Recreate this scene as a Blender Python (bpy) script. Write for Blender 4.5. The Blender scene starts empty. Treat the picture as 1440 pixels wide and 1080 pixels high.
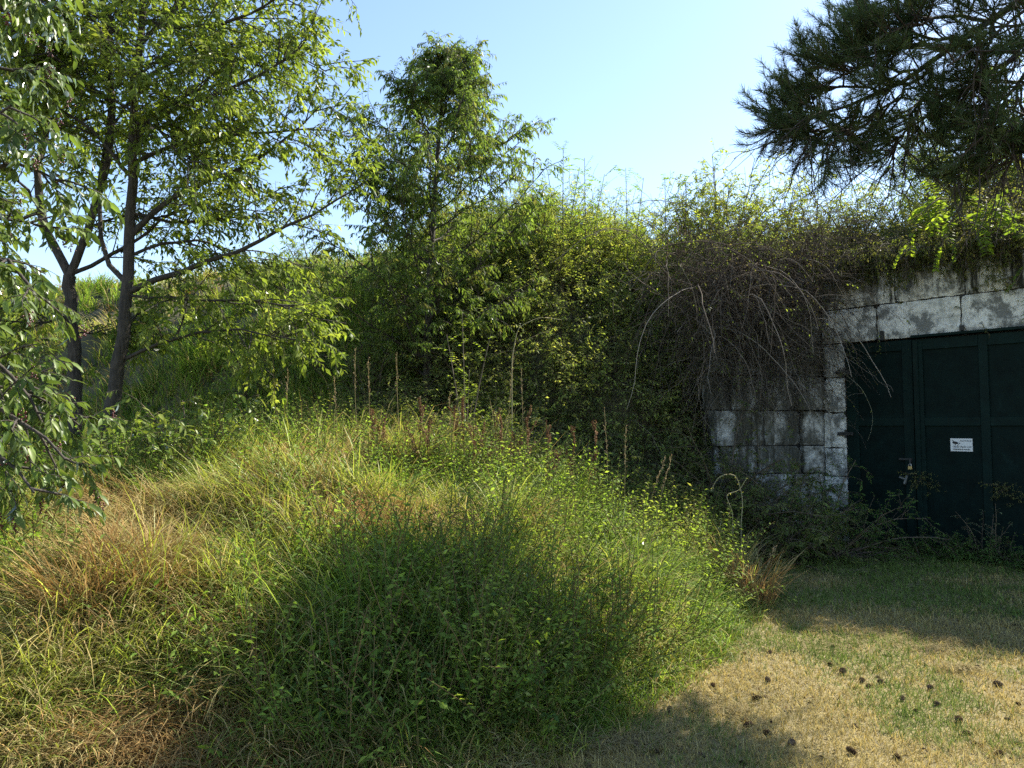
import bpy, bmesh, math
import numpy as np
from mathutils import Vector
rng = np.random.default_rng(11)
SC = bpy.context.scene
COL = SC.collection
CAMZ, F = 1.6, 1028.0
ALPHA = math.atan(60/1028)
ca, sa = math.cos(ALPHA), math.sin(ALPHA)
A = np.array

def world(px, py, d):
    """point at forward distance d seen at this place of the 1440x1080 photograph"""
    u = (px-720)/F; v = (540-py)/F
    dy = ca - v*sa; dz = sa + v*ca
    return A([u*d/dy, d, CAMZ + dz*d/dy])

def wpoly(pts, d0, d1=None):
    n = len(pts); d1 = d0 if d1 is None else d1
    return A([world(p[0], p[1], d0+(d1-d0)*i/(n-1)) for i, p in enumerate(pts)])

def norm(v):
    return v/np.maximum(np.linalg.norm(v, axis=-1, keepdims=True), 1e-9)

def sstep(a, b, x):
    t = np.clip((x-a)/(b-a), 0, 1); return t*t*(3-2*t)

# ---------------------------------------------------------------- noise
_lat = np.random.default_rng(5).random((64, 64, 8))
def noise(x, y, ch=0):
    x = np.asarray(x, float); y = np.asarray(y, float)
    xi = np.floor(x).astype(int); yi = np.floor(y).astype(int)
    fx = x-xi; fy = y-yi
    fx = fx*fx*(3-2*fx); fy = fy*fy*(3-2*fy)
    g = lambda a, b: _lat[a % 64, b % 64, ch]
    return (g(xi, yi)*(1-fx)+g(xi+1, yi)*fx)*(1-fy)+(g(xi, yi+1)*(1-fx)+g(xi+1, yi+1)*fx)*fy
def fbm(x, y, ch=0):
    return .5*noise(x, y, ch)+.3*noise(x*2.1+7, y*2.1+3, ch)+.2*noise(x*4.3+1, y*4.3+9, ch)

# ---------------------------------------------------------------- terrain
G0 = A([4.71, 10.30]); EX = A([.67, -.742]); EX = EX/np.linalg.norm(EX); EN = A([EX[1], -EX[0]])
K = G0 - EX*.337
WEND = A([2.95, 10.15])
FOOT1 = A([(-40, -6), (-9, .2), (-4, 2.0), (-1.5, 2.7), (0.05, 3.45), (.5, 4.0), (1.4, 5.2), (2.15, 6.6), (2.6, 8.0), (2.9, 9.4), (3.1, 30)])
FB = G0 - EN*.12
FOOT2 = A([(-40, 22), (-20, 16.5), (-8, 12.2), (-3, 10.1), (-1, 9.5), (1, 9.0), (2.3, 9.2), (2.9, 9.7), (3.1, 10.35), tuple(K-EN*.25+A([-.1, .15])), tuple(FB+EX*12), tuple(FB+EX*60)])

def sdist(x, y, poly):
    d = np.full(x.shape, 1e9)
    for (a, b) in zip(poly[:-1], poly[1:]):
        ab = b-a; t = np.clip(((x-a[0])*ab[0]+(y-a[1])*ab[1])/(ab@ab), 0, 1)
        d = np.minimum(d, np.hypot(x-a[0]-t*ab[0], y-a[1]-t*ab[1]))
    # side: ray up in y direction
    yl = np.interp(x, poly[:, 0], poly[:, 1])
    return np.where(y > yl, d, -d)

def H(x, y):
    x = np.asarray(x, float); y = np.asarray(y, float)
    s1 = sdist(x, y, FOOT1)
    h1 = np.interp(s1, [-1, 0, .5, 1.5, 3, 4.5, 6.5], [-.1, 0, .2, .62, 1.12, 1.36, 1.45])
    h1 = h1*(1-.30*(1-sstep(-3.6, -2.2, x)))
    s2 = sdist(x, y, FOOT2)
    free = np.interp(s2, [-1, 0, .5, 1.5, 3, 5, 8, 14, 30], [-1, 0, .55, 1.8, 3.6, 5.1, 5.6, 5.7, 5.8])
    free = free*(1+.13*sstep(-3.5, -.5, x))
    wall = np.interp(s2, [-.05, 0, .1, .3, 1.0, 2.2, 5, 14], [-1, 0, 2.0, 3.6, 4.15, 4.9, 5.4, 5.6])
    w = sstep(2.8, 3.3, x)
    h2 = free*(1-w)+wall*w
    h = np.maximum(h1, h2)+np.where(np.maximum(h1, h2) > .15, .30*(fbm(x*.9, y*.9, 1)-.5)+.30*(noise(x*2.3, y*2.3, 4)-.5), 0)
    # hollow falling to the wall base
    return h

def HZ(x, y):
    return np.maximum(H(x, y), 0)

# ---------------------------------------------------------------- mesh collector
class Acc:
    def __init__(s): s.v = []; s.f = {3: [], 4: []}; s.c = []; s.n = 0
    def add(s, V, Fs, C):
        V = np.asarray(V, float).reshape(-1, 3)
        C = np.asarray(C, float)
        if C.ndim == 1: C = np.tile(C, (len(V), 1))
        for f in Fs:
            f = np.asarray(f, np.int64); s.f[f.shape[1]].append(f+s.n)
        s.v.append(V); s.c.append(C); s.n += len(V)
    def build(s, name, mat, parent=None, origin=None, smooth=False):
        me = bpy.data.meshes.new(name)
        V = np.concatenate(s.v); C = np.concatenate(s.c)
        if origin is not None: V = V-np.asarray(origin)
        tr = np.concatenate(s.f[3]) if s.f[3] else np.zeros((0, 3), np.int64)
        qu = np.concatenate(s.f[4]) if s.f[4] else np.zeros((0, 4), np.int64)
        me.vertices.add(len(V)); me.vertices.foreach_set('co', V.astype(np.float32).ravel())
        nl = tr.size+qu.size; me.loops.add(nl)
        me.loops.foreach_set('vertex_index', np.concatenate([tr.ravel(), qu.ravel()]).astype(np.int32))
        npol = len(tr)+len(qu); me.polygons.add(npol)
        st = np.concatenate([np.arange(len(tr))*3, tr.size+np.arange(len(qu))*4]).astype(np.int32)
        me.polygons.foreach_set('loop_start', st)
        if smooth: me.polygons.foreach_set('use_smooth', np.ones(npol, bool))
        at = me.attributes.new('Col', 'FLOAT_COLOR', 'POINT')
        at.data.foreach_set('color', np.concatenate([C, np.ones((len(C), 1))], 1).astype(np.float32).ravel())
        me.update(calc_edges=True); me.validate()
        o = bpy.data.objects.new(name, me); COL.objects.link(o)
        me.materials.append(mat)
        if parent is not None: o.parent = parent
        elif origin is not None: o.location = origin
        return o

def tag(o, label=None, cat=None, group=None, kind=None):
    if label: o['label'] = label
    if cat: o['category'] = cat
    if group: o['group'] = group
    if kind: o['kind'] = kind
    return o

def empty(name, loc, label, cat, group=None):
    o = bpy.data.objects.new(name, None); COL.objects.link(o); o.location = loc
    o.empty_display_size = .1
    return tag(o, label, cat, group)

def copy_tree(o, parent=None):
    c = o.copy(); COL.objects.link(c)
    if parent is not None: c.parent = parent
    for ch in list(o.children): copy_tree(ch, c)
    return c

# ---------------------------------------------------------------- batch shapes
def pick(pal, n, jit=.16):
    pal = A(pal, float); i = rng.integers(0, len(pal), n); j = rng.integers(0, len(pal), n); t = rng.random((n, 1))
    return np.clip((pal[i]*(1-t)+pal[j]*t)*np.exp(rng.normal(0, jit, (n, 1))), .003, .9)

def leaves(acc, P, D, N, L, W, C, bend=.18, fold=.35, detail=False):
    n = len(P); L = np.broadcast_to(L, n)[:, None]; W = np.broadcast_to(W, n)[:, None]
    D = norm(D); S = norm(np.cross(D, N)); N = np.cross(S, D)
    if not detail:
        m = P+D*L*.45
        V = np.stack([P, m-S*W*.5+N*W*fold*.5, m+S*W*.5+N*W*fold*.5, m, P+D*L-N*L*bend], 1)
        b = np.arange(n)[:, None]*5
        acc.add(V, [b+A([[0, 2, 3]]), b+A([[3, 2, 4]]), b+A([[0, 3, 1]]), b+A([[3, 4, 1]])], np.repeat(C, 5, 0))
    else:
        a = P+D*L*.28-N*L*bend*.05; m = P+D*L*.66-N*L*bend*.4
        f1 = N*W*fold*.45; f2 = N*W*fold*.35
        V = np.stack([P, a-S*W*.46+f1, a, a+S*W*.46+f1, m-S*W*.4+f2, m, m+S*W*.4+f2, P+D*L*.97-N*L*bend], 1)
        b = np.arange(n)[:, None]*8
        acc.add(V, [b+A([[0, 3, 2]]), b+A([[0, 2, 1]]), b+A([[5, 6, 7]]), b+A([[4, 5, 7]]), b+A([[2, 3, 6, 5]]), b+A([[1, 2, 5, 4]])], np.repeat(C, 8, 0))

def blades(acc, P, az, L, W, lean, curl, C, nseg=3, tipc=None):
    n = len(P); h = np.stack([np.cos(az), np.sin(az), 0*az], 1)
    tw = az+math.pi/2+rng.normal(0, .6, n); sd = np.stack([np.cos(tw), np.sin(tw), 0*az], 1)
    p = P.copy(); rows = []
    cols = []
    for i in range(nseg):
        t = i/nseg
        w = (W*(1-.55*t))[:, None]*.5
        rows += [p-sd*w, p+sd*w]
        th = (lean+curl*t)[:, None]
        p = p+(h*np.sin(th)+A([0, 0, 1.])*np.cos(th))*(L/nseg)[:, None]
    rows.append(p)
    V = np.stack(rows, 1); k = 2*nseg+1; b = np.arange(n)[:, None]*k
    fs = [b+A([[2*i, 2*i+1, 2*i+3, 2*i+2]]) for i in range(nseg-1)]+[b+A([[2*nseg-2, 2*nseg-1, 2*nseg]])]
    acc.add(V, fs, np.repeat(C, k, 0))

def tubes(acc, Pts, R, sides, C):
    n, k, _ = Pts.shape
    T = np.gradient(Pts, axis=1); T = norm(T)
    ref = np.where(np.abs(T[:, :1, 2:3]) > .9, A([1., 0, 0]), A([0, 0, 1.]))
    S = norm(np.cross(T, ref)); U = np.cross(S, T)
    a = np.arange(sides)/sides*2*math.pi
    V = Pts[:, :, None]+R[:, :, None, None]*(S[:, :, None]*np.cos(a)[:, None]+U[:, :, None]*np.sin(a)[:, None])
    idx = np.arange(n*k*sides).reshape(n, k, sides)
    q = np.stack([idx[:, :-1], np.roll(idx, -1, 2)[:, :-1], np.roll(idx, -1, 2)[:, 1:], idx[:, 1:]], -1).reshape(-1, 4)
    C = np.asarray(C, float)
    Cf = np.tile(C, (n*k*sides, 1)) if C.ndim == 1 else np.repeat(C, k*sides, 0)
    acc.add(V.reshape(-1, 3), [q], Cf)

def grow(P, D, L, k, droop, wob):
    n = len(P); L = np.broadcast_to(L, n)
    pts = [P]; d = norm(D)
    for i in range(k-1):
        d = norm(d+rng.normal(0, wob, (n, 3))-A([0, 0, 1.])*droop/(k-1))
        pts.append(pts[-1]+d*(L/(k-1))[:, None])
    return np.stack(pts, 1)

def sample(Cv, t):
    n, k, _ = Cv.shape; x = np.clip(t, 0, .9999)*(k-1); i = x.astype(int); f = (x-i)[..., None]
    r = np.arange(n)[:, None]
    return Cv[r, i]*(1-f)+Cv[r, i+1]*f, norm(Cv[r, i+1]-Cv[r, i])

def spawn(Cv, m, t0, t1, ang, L, k, droop, wob, up=0., lt=.5, flat=0.):
    n = len(Cv)
    t = t0+(t1-t0)*(np.arange(m)+rng.random((n, m)))/m
    P, T = sample(Cv, t)
    Q = rng.normal(0, 1, (n, m, 3)); Q[..., 2] *= (1-flat); Q -= (Q*T).sum(-1, keepdims=True)*T; Q = norm(Q)
    an = ang+rng.normal(0, .18, (n, m, 1))
    D = np.cos(an)*T+np.sin(an)*Q+A([0, 0, up])
    Lb = np.broadcast_to(np.asarray(L, float), n)[:, None]*(1-lt*t)*rng.uniform(.6, 1.3, (n, m))
    return grow(P.reshape(-1, 3), D.reshape(-1, 3), Lb.ravel(), k, droop, wob)

def resamp(pts, k):
    pts = A(pts, float); s = np.concatenate([[0], np.cumsum(np.linalg.norm(np.diff(pts, axis=0), axis=1))])
    q = np.linspace(0, s[-1], k)
    out = np.stack([np.interp(q, s, pts[:, j]) for j in range(3)], 1)
    for _ in range(2): out[1:-1] = out[1:-1]*.5+(out[:-2]+out[2:])*.25
    return out

def leafon(acc, Cv, m, t0, L, W, pal, droop=.5, spread=.9, fwd=.6, detail=False, cj=.12, twc=None, bend=.18, jn=.5):
    """leaves alternately left and right along each twig"""
    n = len(Cv); t = t0+(1-t0)*(np.arange(m)+rng.random((n, m))*.7)/m
    P, T = sample(Cv, t)
    up = norm(A([0, 0, 1.])+rng.normal(0, .35, (n, 1, 3)))
    S = norm(np.cross(T, np.broadcast_to(up, T.shape)))*np.where(np.arange(m) % 2, 1, -1)[None, :, None]
    D = T*fwd+S*spread-A([0, 0, 1.])*droop+rng.normal(0, .22, (n, m, 3))
    N = norm(A([0, 0, 1.])+rng.normal(0, jn, (n, m, 3)))
    base = pick(pal, n, .14) if twc is None else twc
    C = np.clip(np.repeat(base, m, 0)*np.exp(rng.normal(0, cj, (n*m, 1))), .003, .9)
    sz = rng.uniform(.45, 1.2, n*m)
    leaves(acc, P.reshape(-1, 3), D.reshape(-1, 3), N.reshape(-1, 3), L*sz, W*sz, C, bend=bend, detail=detail)

# ---------------------------------------------------------------- materials
def newmat(name):
    m = bpy.data.materials.new(name); m.use_nodes = True
    nt = m.node_tree; nt.nodes.clear(); out = nt.nodes.new('ShaderNodeOutputMaterial')
    return m, nt, out
def nd(nt, t, **kw):
    n = nt.nodes.new(t)
    for k, v in kw.items():
        if k.startswith('i_'): n.inputs[k[2:].replace('_', ' ')].default_value = v
        else: setattr(n, k, v)
    return n

def leafmat(name, trans=.45, tint=(1.22, 1.25, .52), gloss=.5, rough=.38):
    m, nt, out = newmat(name); lk = nt.links.new
    at = nd(nt, 'ShaderNodeAttribute', attribute_name='Col')
    df = nd(nt, 'ShaderNodeBsdfDiffuse'); tl = nd(nt, 'ShaderNodeBsdfTranslucent')
    mu = nd(nt, 'ShaderNodeVectorMath', operation='MULTIPLY'); mu.inputs[1].default_value = tint
    lk(at.outputs['Color'], df.inputs['Color']); lk(at.outputs['Color'], mu.inputs[0]); lk(mu.outputs[0], tl.inputs['Color'])
    mx = nd(nt, 'ShaderNodeMixShader'); mx.inputs[0].default_value = trans
    lk(df.outputs[0], mx.inputs[1]); lk(tl.outputs[0], mx.inputs[2])
    if gloss:
        gl = nd(nt, 'ShaderNodeBsdfGlossy'); gl.inputs['Roughness'].default_value = rough
        fr = nd(nt, 'ShaderNodeFresnel'); fr.inputs['IOR'].default_value = 1.4
        fm = nd(nt, 'ShaderNodeMath', operation='MULTIPLY'); fm.inputs[1].default_value = gloss
        lk(fr.outputs[0], fm.inputs[0])
        m2 = nd(nt, 'ShaderNodeMixShader'); lk(fm.outputs[0], m2.inputs[0]); lk(mx.outputs[0], m2.inputs[1]); lk(gl.outputs[0], m2.inputs[2])
        mx = m2
    lk(mx.outputs[0], out.inputs['Surface'])
    return m

def ramp(nt, stops):
    r = nd(nt, 'ShaderNodeValToRGB'); e = r.color_ramp.elements
    while len(e) < len(stops): e.new(.5)
    for el, (p, c) in zip(e, stops): el.position = p; el.color = (*c, 1)
    return r

def barkmat(name):
    m, nt, out = newmat(name); lk = nt.links.new
    at = nd(nt, 'ShaderNodeAttribute', attribute_name='Col')
    tc = nd(nt, 'ShaderNodeTexCoord'); mp = nd(nt, 'ShaderNodeMapping'); mp.inputs['Scale'].default_value = (14, 14, 3)
    nz = nd(nt, 'ShaderNodeTexNoise', i_Scale=3.0, i_Detail=8.0)
    lk(tc.outputs['Object'], mp.inputs[0]); lk(mp.outputs[0], nz.inputs['Vector'])
    r = ramp(nt, [(.3, (.45, .45, .45)), (.7, (1.5, 1.5, 1.5))]); lk(nz.outputs['Fac'], r.inputs[0])
    mu = nd(nt, 'ShaderNodeVectorMath', operation='MULTIPLY'); lk(at.outputs['Color'], mu.inputs[0]); lk(r.outputs[0], mu.inputs[1])
    bp = nd(nt, 'ShaderNodeBump', i_Strength=.8, i_Distance=.02); lk(nz.outputs['Fac'], bp.inputs['Height'])
    b = nd(nt, 'ShaderNodeBsdfPrincipled'); b.inputs['Roughness'].default_value = .9
    lk(mu.outputs[0], b.inputs['Base Color']); lk(bp.outputs[0], b.inputs['Normal']); lk(b.outputs[0], out.inputs['Surface'])
    return m

def soilmat(name, stops, scale):
    m, nt, out = newmat(name); lk = nt.links.new
    tc = nd(nt, 'ShaderNodeTexCoord')
    n1 = nd(nt, 'ShaderNodeTexNoise', i_Scale=scale, i_Detail=10.0, i_Roughness=.7); lk(tc.outputs['Object'], n1.inputs['Vector'])
    n2 = nd(nt, 'ShaderNodeTexNoise', i_Scale=scale*30, i_Detail=6.0); lk(tc.outputs['Object'], n2.inputs['Vector'])
    r = ramp(nt, stops)
    ad = nd(nt, 'ShaderNodeMath', operation='MULTIPLY_ADD'); ad.inputs[1].default_value = .45; lk(n2.outputs['Fac'], ad.inputs[0])
    sb = nd(nt, 'ShaderNodeMath', operation='SUBTRACT'); sb.inputs[1].default_value = .22; lk(n1.outputs['Fac'], sb.inputs[0]); lk(sb.outputs[0], ad.inputs[2])
    lk(ad.outputs[0], r.inputs[0])
    bp = nd(nt, 'ShaderNodeBump', i_Strength=.7, i_Distance=.03); lk(n2.outputs['Fac'], bp.inputs['Height'])
    b = nd(nt, 'ShaderNodeBsdfPrincipled'); b.inputs['Roughness'].default_value = .95
    lk(r.outputs[0], b.inputs['Base Color']); lk(bp.outputs[0], b.inputs['Normal']); lk(b.outputs[0], out.inputs['Surface'])
    return m

def wallmat():
    m, nt, out = newmat('weathered_whitewash'); lk = nt.links.new
    tc = nd(nt, 'ShaderNodeTexCoord'); V = tc.outputs['Object']
    def nz(scale, det, rough=.6, sc=None):
        n = nd(nt, 'ShaderNodeTexNoise', i_Scale=scale, i_Detail=det, i_Roughness=rough)
        if sc:
            mp = nd(nt, 'ShaderNodeMapping'); mp.inputs['Scale'].default_value = sc; lk(V, mp.inputs[0]); lk(mp.outputs[0], n.inputs['Vector'])
        else: lk(V, n.inputs['Vector'])
        return n.outputs['Fac']
    def mixc(f, a, b):
        x = nd(nt, 'ShaderNodeMix', data_type='RGBA'); lk(f, x.inputs[0])
        for s, q in ((6, a), (7, b)):
            if isinstance(q, tuple): x.inputs[s].default_value = (*q, 1)
            else: lk(q, x.inputs[s])
        return x.outputs[2]
    def fac(src, lo, hi):
        r = nd(nt, 'ShaderNodeMapRange'); r.inputs[1].default_value = lo; r.inputs[2].default_value = hi; lk(src, r.inputs[0]); return r.outputs[0]
    # flaking whitewash: a fine noise cut by a threshold that drifts over the wall
    big = nz(2.6, 8, .68); fl = nz(8, 12, .78, (1, 1, .7))
    th = nd(nt, 'ShaderNodeMath', operation='MULTIPLY_ADD'); th.inputs[1].default_value = 1.5; lk(big, th.inputs[0]); lk(fl, th.inputs[2])
    base = mixc(fac(th.outputs[0], 1.13, 1.31), (.20, .21, .205), (.80, .82, .80))
    base = mixc(fac(nz(24, 8, .8), .56, .70), base, (.16, .165, .16))
    base = mixc(fac(nz(70, 5, .8), .60, .74), base, (.05, .05, .045))
    at = nd(nt, 'ShaderNodeAttribute', attribute_name='Col')
    sep = nd(nt, 'ShaderNodeSeparateColor'); lk(at.outputs['Color'], sep.inputs[0])
    # run-off streaks: a stretched noise, stronger where the block carries grime
    st = nz(1.5, 8, .7, (5, 5, .55))
    ad = nd(nt, 'ShaderNodeMath', operation='MULTIPLY_ADD'); ad.inputs[1].default_value = .30; lk(sep.outputs[0], ad.inputs[0]); lk(st, ad.inputs[2])
    base = mixc(fac(ad.outputs[0], .60, .74), base, (.028, .030, .024))
    base = mixc(fac(nz(1.3, 8, .7), .54, .68), base, (.075, .085, .05))
    base = mixc(fac(nz(2.1, 9, .72, (1, 1, 1.6)), .58, .66), base, (.10, .115, .125))
    dk = nd(nt, 'ShaderNodeMath', operation='MULTIPLY'); lk(sep.outputs[1], dk.inputs[0]); lk(fac(nz(4.5, 9, .75), .33, .62), dk.inputs[1])
    base = mixc(dk.outputs[0], base, (.085, .085, .065))
    bp = nd(nt, 'ShaderNodeBump', i_Strength=.9, i_Distance=.02); lk(nz(16, 10, .75), bp.inputs['Height'])
    b = nd(nt, 'ShaderNodeBsdfPrincipled'); b.inputs['Roughness'].default_value = .92
    lk(base, b.inputs['Base Color']); lk(bp.outputs[0], b.inputs['Normal']); lk(b.outputs[0], out.inputs['Surface'])
    return m

def paintmat(name, col, rough=.55, wear=.25, metal=0., spec=.5, grime=None):
    m, nt, out = newmat(name); lk = nt.links.new
    tc = nd(nt, 'ShaderNodeTexCoord'); n1 = nd(nt, 'ShaderNodeTexNoise', i_Scale=5.0, i_Detail=10.0, i_Roughness=.7); lk(tc.outputs['Object'], n1.inputs['Vector'])
    c = A(col); r = ramp(nt, [(.35, tuple(c*(1-wear))), (.65, tuple(c*(1+wear)))]); lk(n1.outputs['Fac'], r.inputs[0])
    res = r.outputs[0]
    if grime:      # rust runs, dust and scuffs in the paint
        for sc_, lo, hi, cc in (((9, 9, .7), .60, .76, grime), ((3, 3, 3), .60, .75, tuple(A(col)*2.6+.004)), ((40, 40, 12), .68, .74, (.05, .055, .05))):
            mp = nd(nt, 'ShaderNodeMapping'); mp.inputs['Scale'].default_value = sc_; lk(tc.outputs['Object'], mp.inputs[0])
            n2 = nd(nt, 'ShaderNodeTexNoise', i_Scale=1.0, i_Detail=8.0, i_Roughness=.65); lk(mp.outputs[0], n2.inputs['Vector'])
            mr = nd(nt, 'ShaderNodeMapRange'); mr.inputs[1].default_value = lo; mr.inputs[2].default_value = hi; mr.inputs[4].default_value = .7; lk(n2.outputs['Fac'], mr.inputs[0])
            x = nd(nt, 'ShaderNodeMix', data_type='RGBA'); lk(mr.outputs[0], x.inputs[0]); lk(res, x.inputs[6]); x.inputs[7].default_value = (*cc, 1); res = x.outputs[2]
    b = nd(nt, 'ShaderNodeBsdfPrincipled'); b.inputs['Roughness'].default_value = rough; b.inputs['Metallic'].default_value = metal; b.inputs['Specular IOR Level'].default_value = spec
    bp = nd(nt, 'ShaderNodeBump', i_Strength=.15, i_Distance=.01); lk(n1.outputs['Fac'], bp.inputs['Height'])
    lk(res, b.inputs['Base Color']); lk(bp.outputs[0], b.inputs['Normal']); lk(b.outputs[0], out.inputs['Surface'])
    return m

M_leaf = leafmat('broad_leaf', .56, gloss=.08, rough=.42)
M_gloss = leafmat('glossy_leaf', .42, gloss=.4, rough=.38)
M_grass = leafmat('grass_blade', .45, tint=(1.2, 1.2, .5), gloss=.03, rough=.5)
M_straw = leafmat('dry_grass_blade', .3, tint=(1.1, 1.0, .75), gloss=.0)
M_needle = leafmat('pine_needle', .12, gloss=.0)
M_bark = barkmat('bark')
M_twig = paintmat('unused_twig', (.1, .08, .06))
M_stalk = leafmat('dry_stalk', .15, tint=(1.1, 1, .8), gloss=.0)
M_wall = wallmat()
M_gate = paintmat('dark_green_paint', (.0035, .0145, .0125), .6, .3, 0., .12, (.016, .012, .008))
M_gate2 = paintmat('dark_green_panel_paint', (.0026, .0108, .0095), .6, .35, 0., .10, (.014, .011, .008))
M_iron = paintmat('dark_iron', (.02, .022, .022), .6, .3)
M_brass = paintmat('brass', (.55, .40, .16), .4, .2, .6)
M_white = paintmat('white_sign', (.72, .74, .75), .5, .04)
M_black = paintmat('black_print', (.015, .015, .018), .6, .1)
M_soil = soilmat('mound_soil', [(.3, (.028, .026, .014)), (.5, (.06, .058, .028)), (.7, (.11, .095, .045))], .8)
M_lawn = soilmat('lawn_soil', [(.28, (.075, .062, .032)), (.5, (.18, .145, .062)), (.72, (.27, .22, .10))], .55)

# ---------------------------------------------------------------- ground and mound
def grid_mesh(xs, ys, hf):
    X, Y = np.meshgrid(xs, ys); Z = hf(X, Y)
    V = np.stack([X, Y, Z], -1).reshape(-1, 3); nx, ny = len(xs), len(ys)
    i = np.arange(nx*ny).reshape(ny, nx)
    q = np.stack([i[:-1, :-1], i[:-1, 1:], i[1:, 1:], i[1:, :-1]], -1).reshape(-1, 4)
    return V, q
xs = np.concatenate([[-2500, -400, -60], np.linspace(-6, 9, 151), [60, 400, 2500]])
ys = np.concatenate([[-2500, -400, -30], np.linspace(1, 12, 111), [60, 400, 2500]])
def lawnh(x, y):
    near = (np.abs(x-1.5) < 7.4) & (y > 1.05) & (y < 11.9)
    return np.where(near, .025*(fbm(x*3, y*3, 2)-.5), 0)
g = Acc(); V, q = grid_mesh(xs, ys, lawnh); g.add(V, [q], A([.2, .16, .08])); tag(g.build('ground', M_lawn, smooth=True), kind='structure')
g = Acc(); V, q = grid_mesh(np.concatenate([np.linspace(-40, -12, 29)[:-1], np.arange(-12, 10, .12), np.linspace(10, 40, 31)]),
                            np.concatenate([np.arange(-1, 16, .12), np.linspace(16, 40, 33)]), lambda x, y: np.where(H(x, y) < .01, -.12, H(x, y)))
g.add(V, [q], A([.05, .05, .02])); tag(g.build('earth_mound', M_soil, smooth=True), kind='structure')

# ---------------------------------------------------------------- grass
GREEN = A([(.15, .24, .045), (.20, .30, .06), (.12, .20, .04), (.25, .33, .08)])
YEL = A([(.29, .34, .085), (.34, .35, .11), (.26, .29, .075)])
STRAW = A([(.40, .33, .14), (.34, .28, .11), (.46, .39, .19), (.28, .22, .09)])
RUST = A([(.30, .18, .07), (.36, .24, .10), (.26, .16, .06), (.40, .32, .15)])

def frustum_points(n, y0, y1, pw, marg=.9):
    u = rng.random(n); e = 1-pw
    Y = (y0**e+(y1**e-y0**e)*u)**(1/e) if abs(e) > 1e-6 else y0*(y1/y0)**u
    X = (rng.random(n)*2-1)*(.72*Y+marg)
    return X, Y

def pix(x, y, z):
    zc = y*ca+(z-CAMZ)*sa; v = (z-CAMZ)*ca-y*sa
    return 720+x/zc*F, 540-v/zc*F

def colour_field(x, y, n_in):
    """which grass grows where: 0 lush, 1 yellowing, 2 straw, 3 rust"""
    px, py = pix(x, y, HZ(x, y)+.25)
    a = fbm(x*.55+3, y*.55+1, 3); b = fbm(x*1.3, y*1.3+20, 4)
    lush = a+.0
    lush += .22*np.exp(-((px-640)/300)**2-((py-830)/150)**2)
    lush -= .30*np.exp(-((px-150)/150)**2-((py-710)/55)**2)+.05*np.exp(-((px-60)/140)**2-((py-850)/80)**2)
    lush -= .24*np.exp(-((px-230)/260)**2-((py-985)/60)**2)
    lush -= .22*np.exp(-((px-430)/90)**2-((py-870)/45)**2)
    lush -= .30*np.exp(-((px-740)/140)**2-((py-1000)/45)**2)
    lush -= .25*np.exp(-((px-1030)/50)**2-((py-780)/70)**2)
    lush -= .16*np.exp(-((px-690)/120)**2-((py-600)/40)**2)
    rust = b+.22*np.exp(-((px-190)/110)**2-((py-965)/35)**2)+.12*np.exp(-((px-1020)/60)**2-((py-820)/50)**2)
    r = lush+rng.normal(0, .09, x.shape)
    k = np.where(r > .47, 0, np.where(r > .31, 1, 2))
    k = np.where((k >= 1) & (rust > .62), 3, k)
    return k, lush

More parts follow.
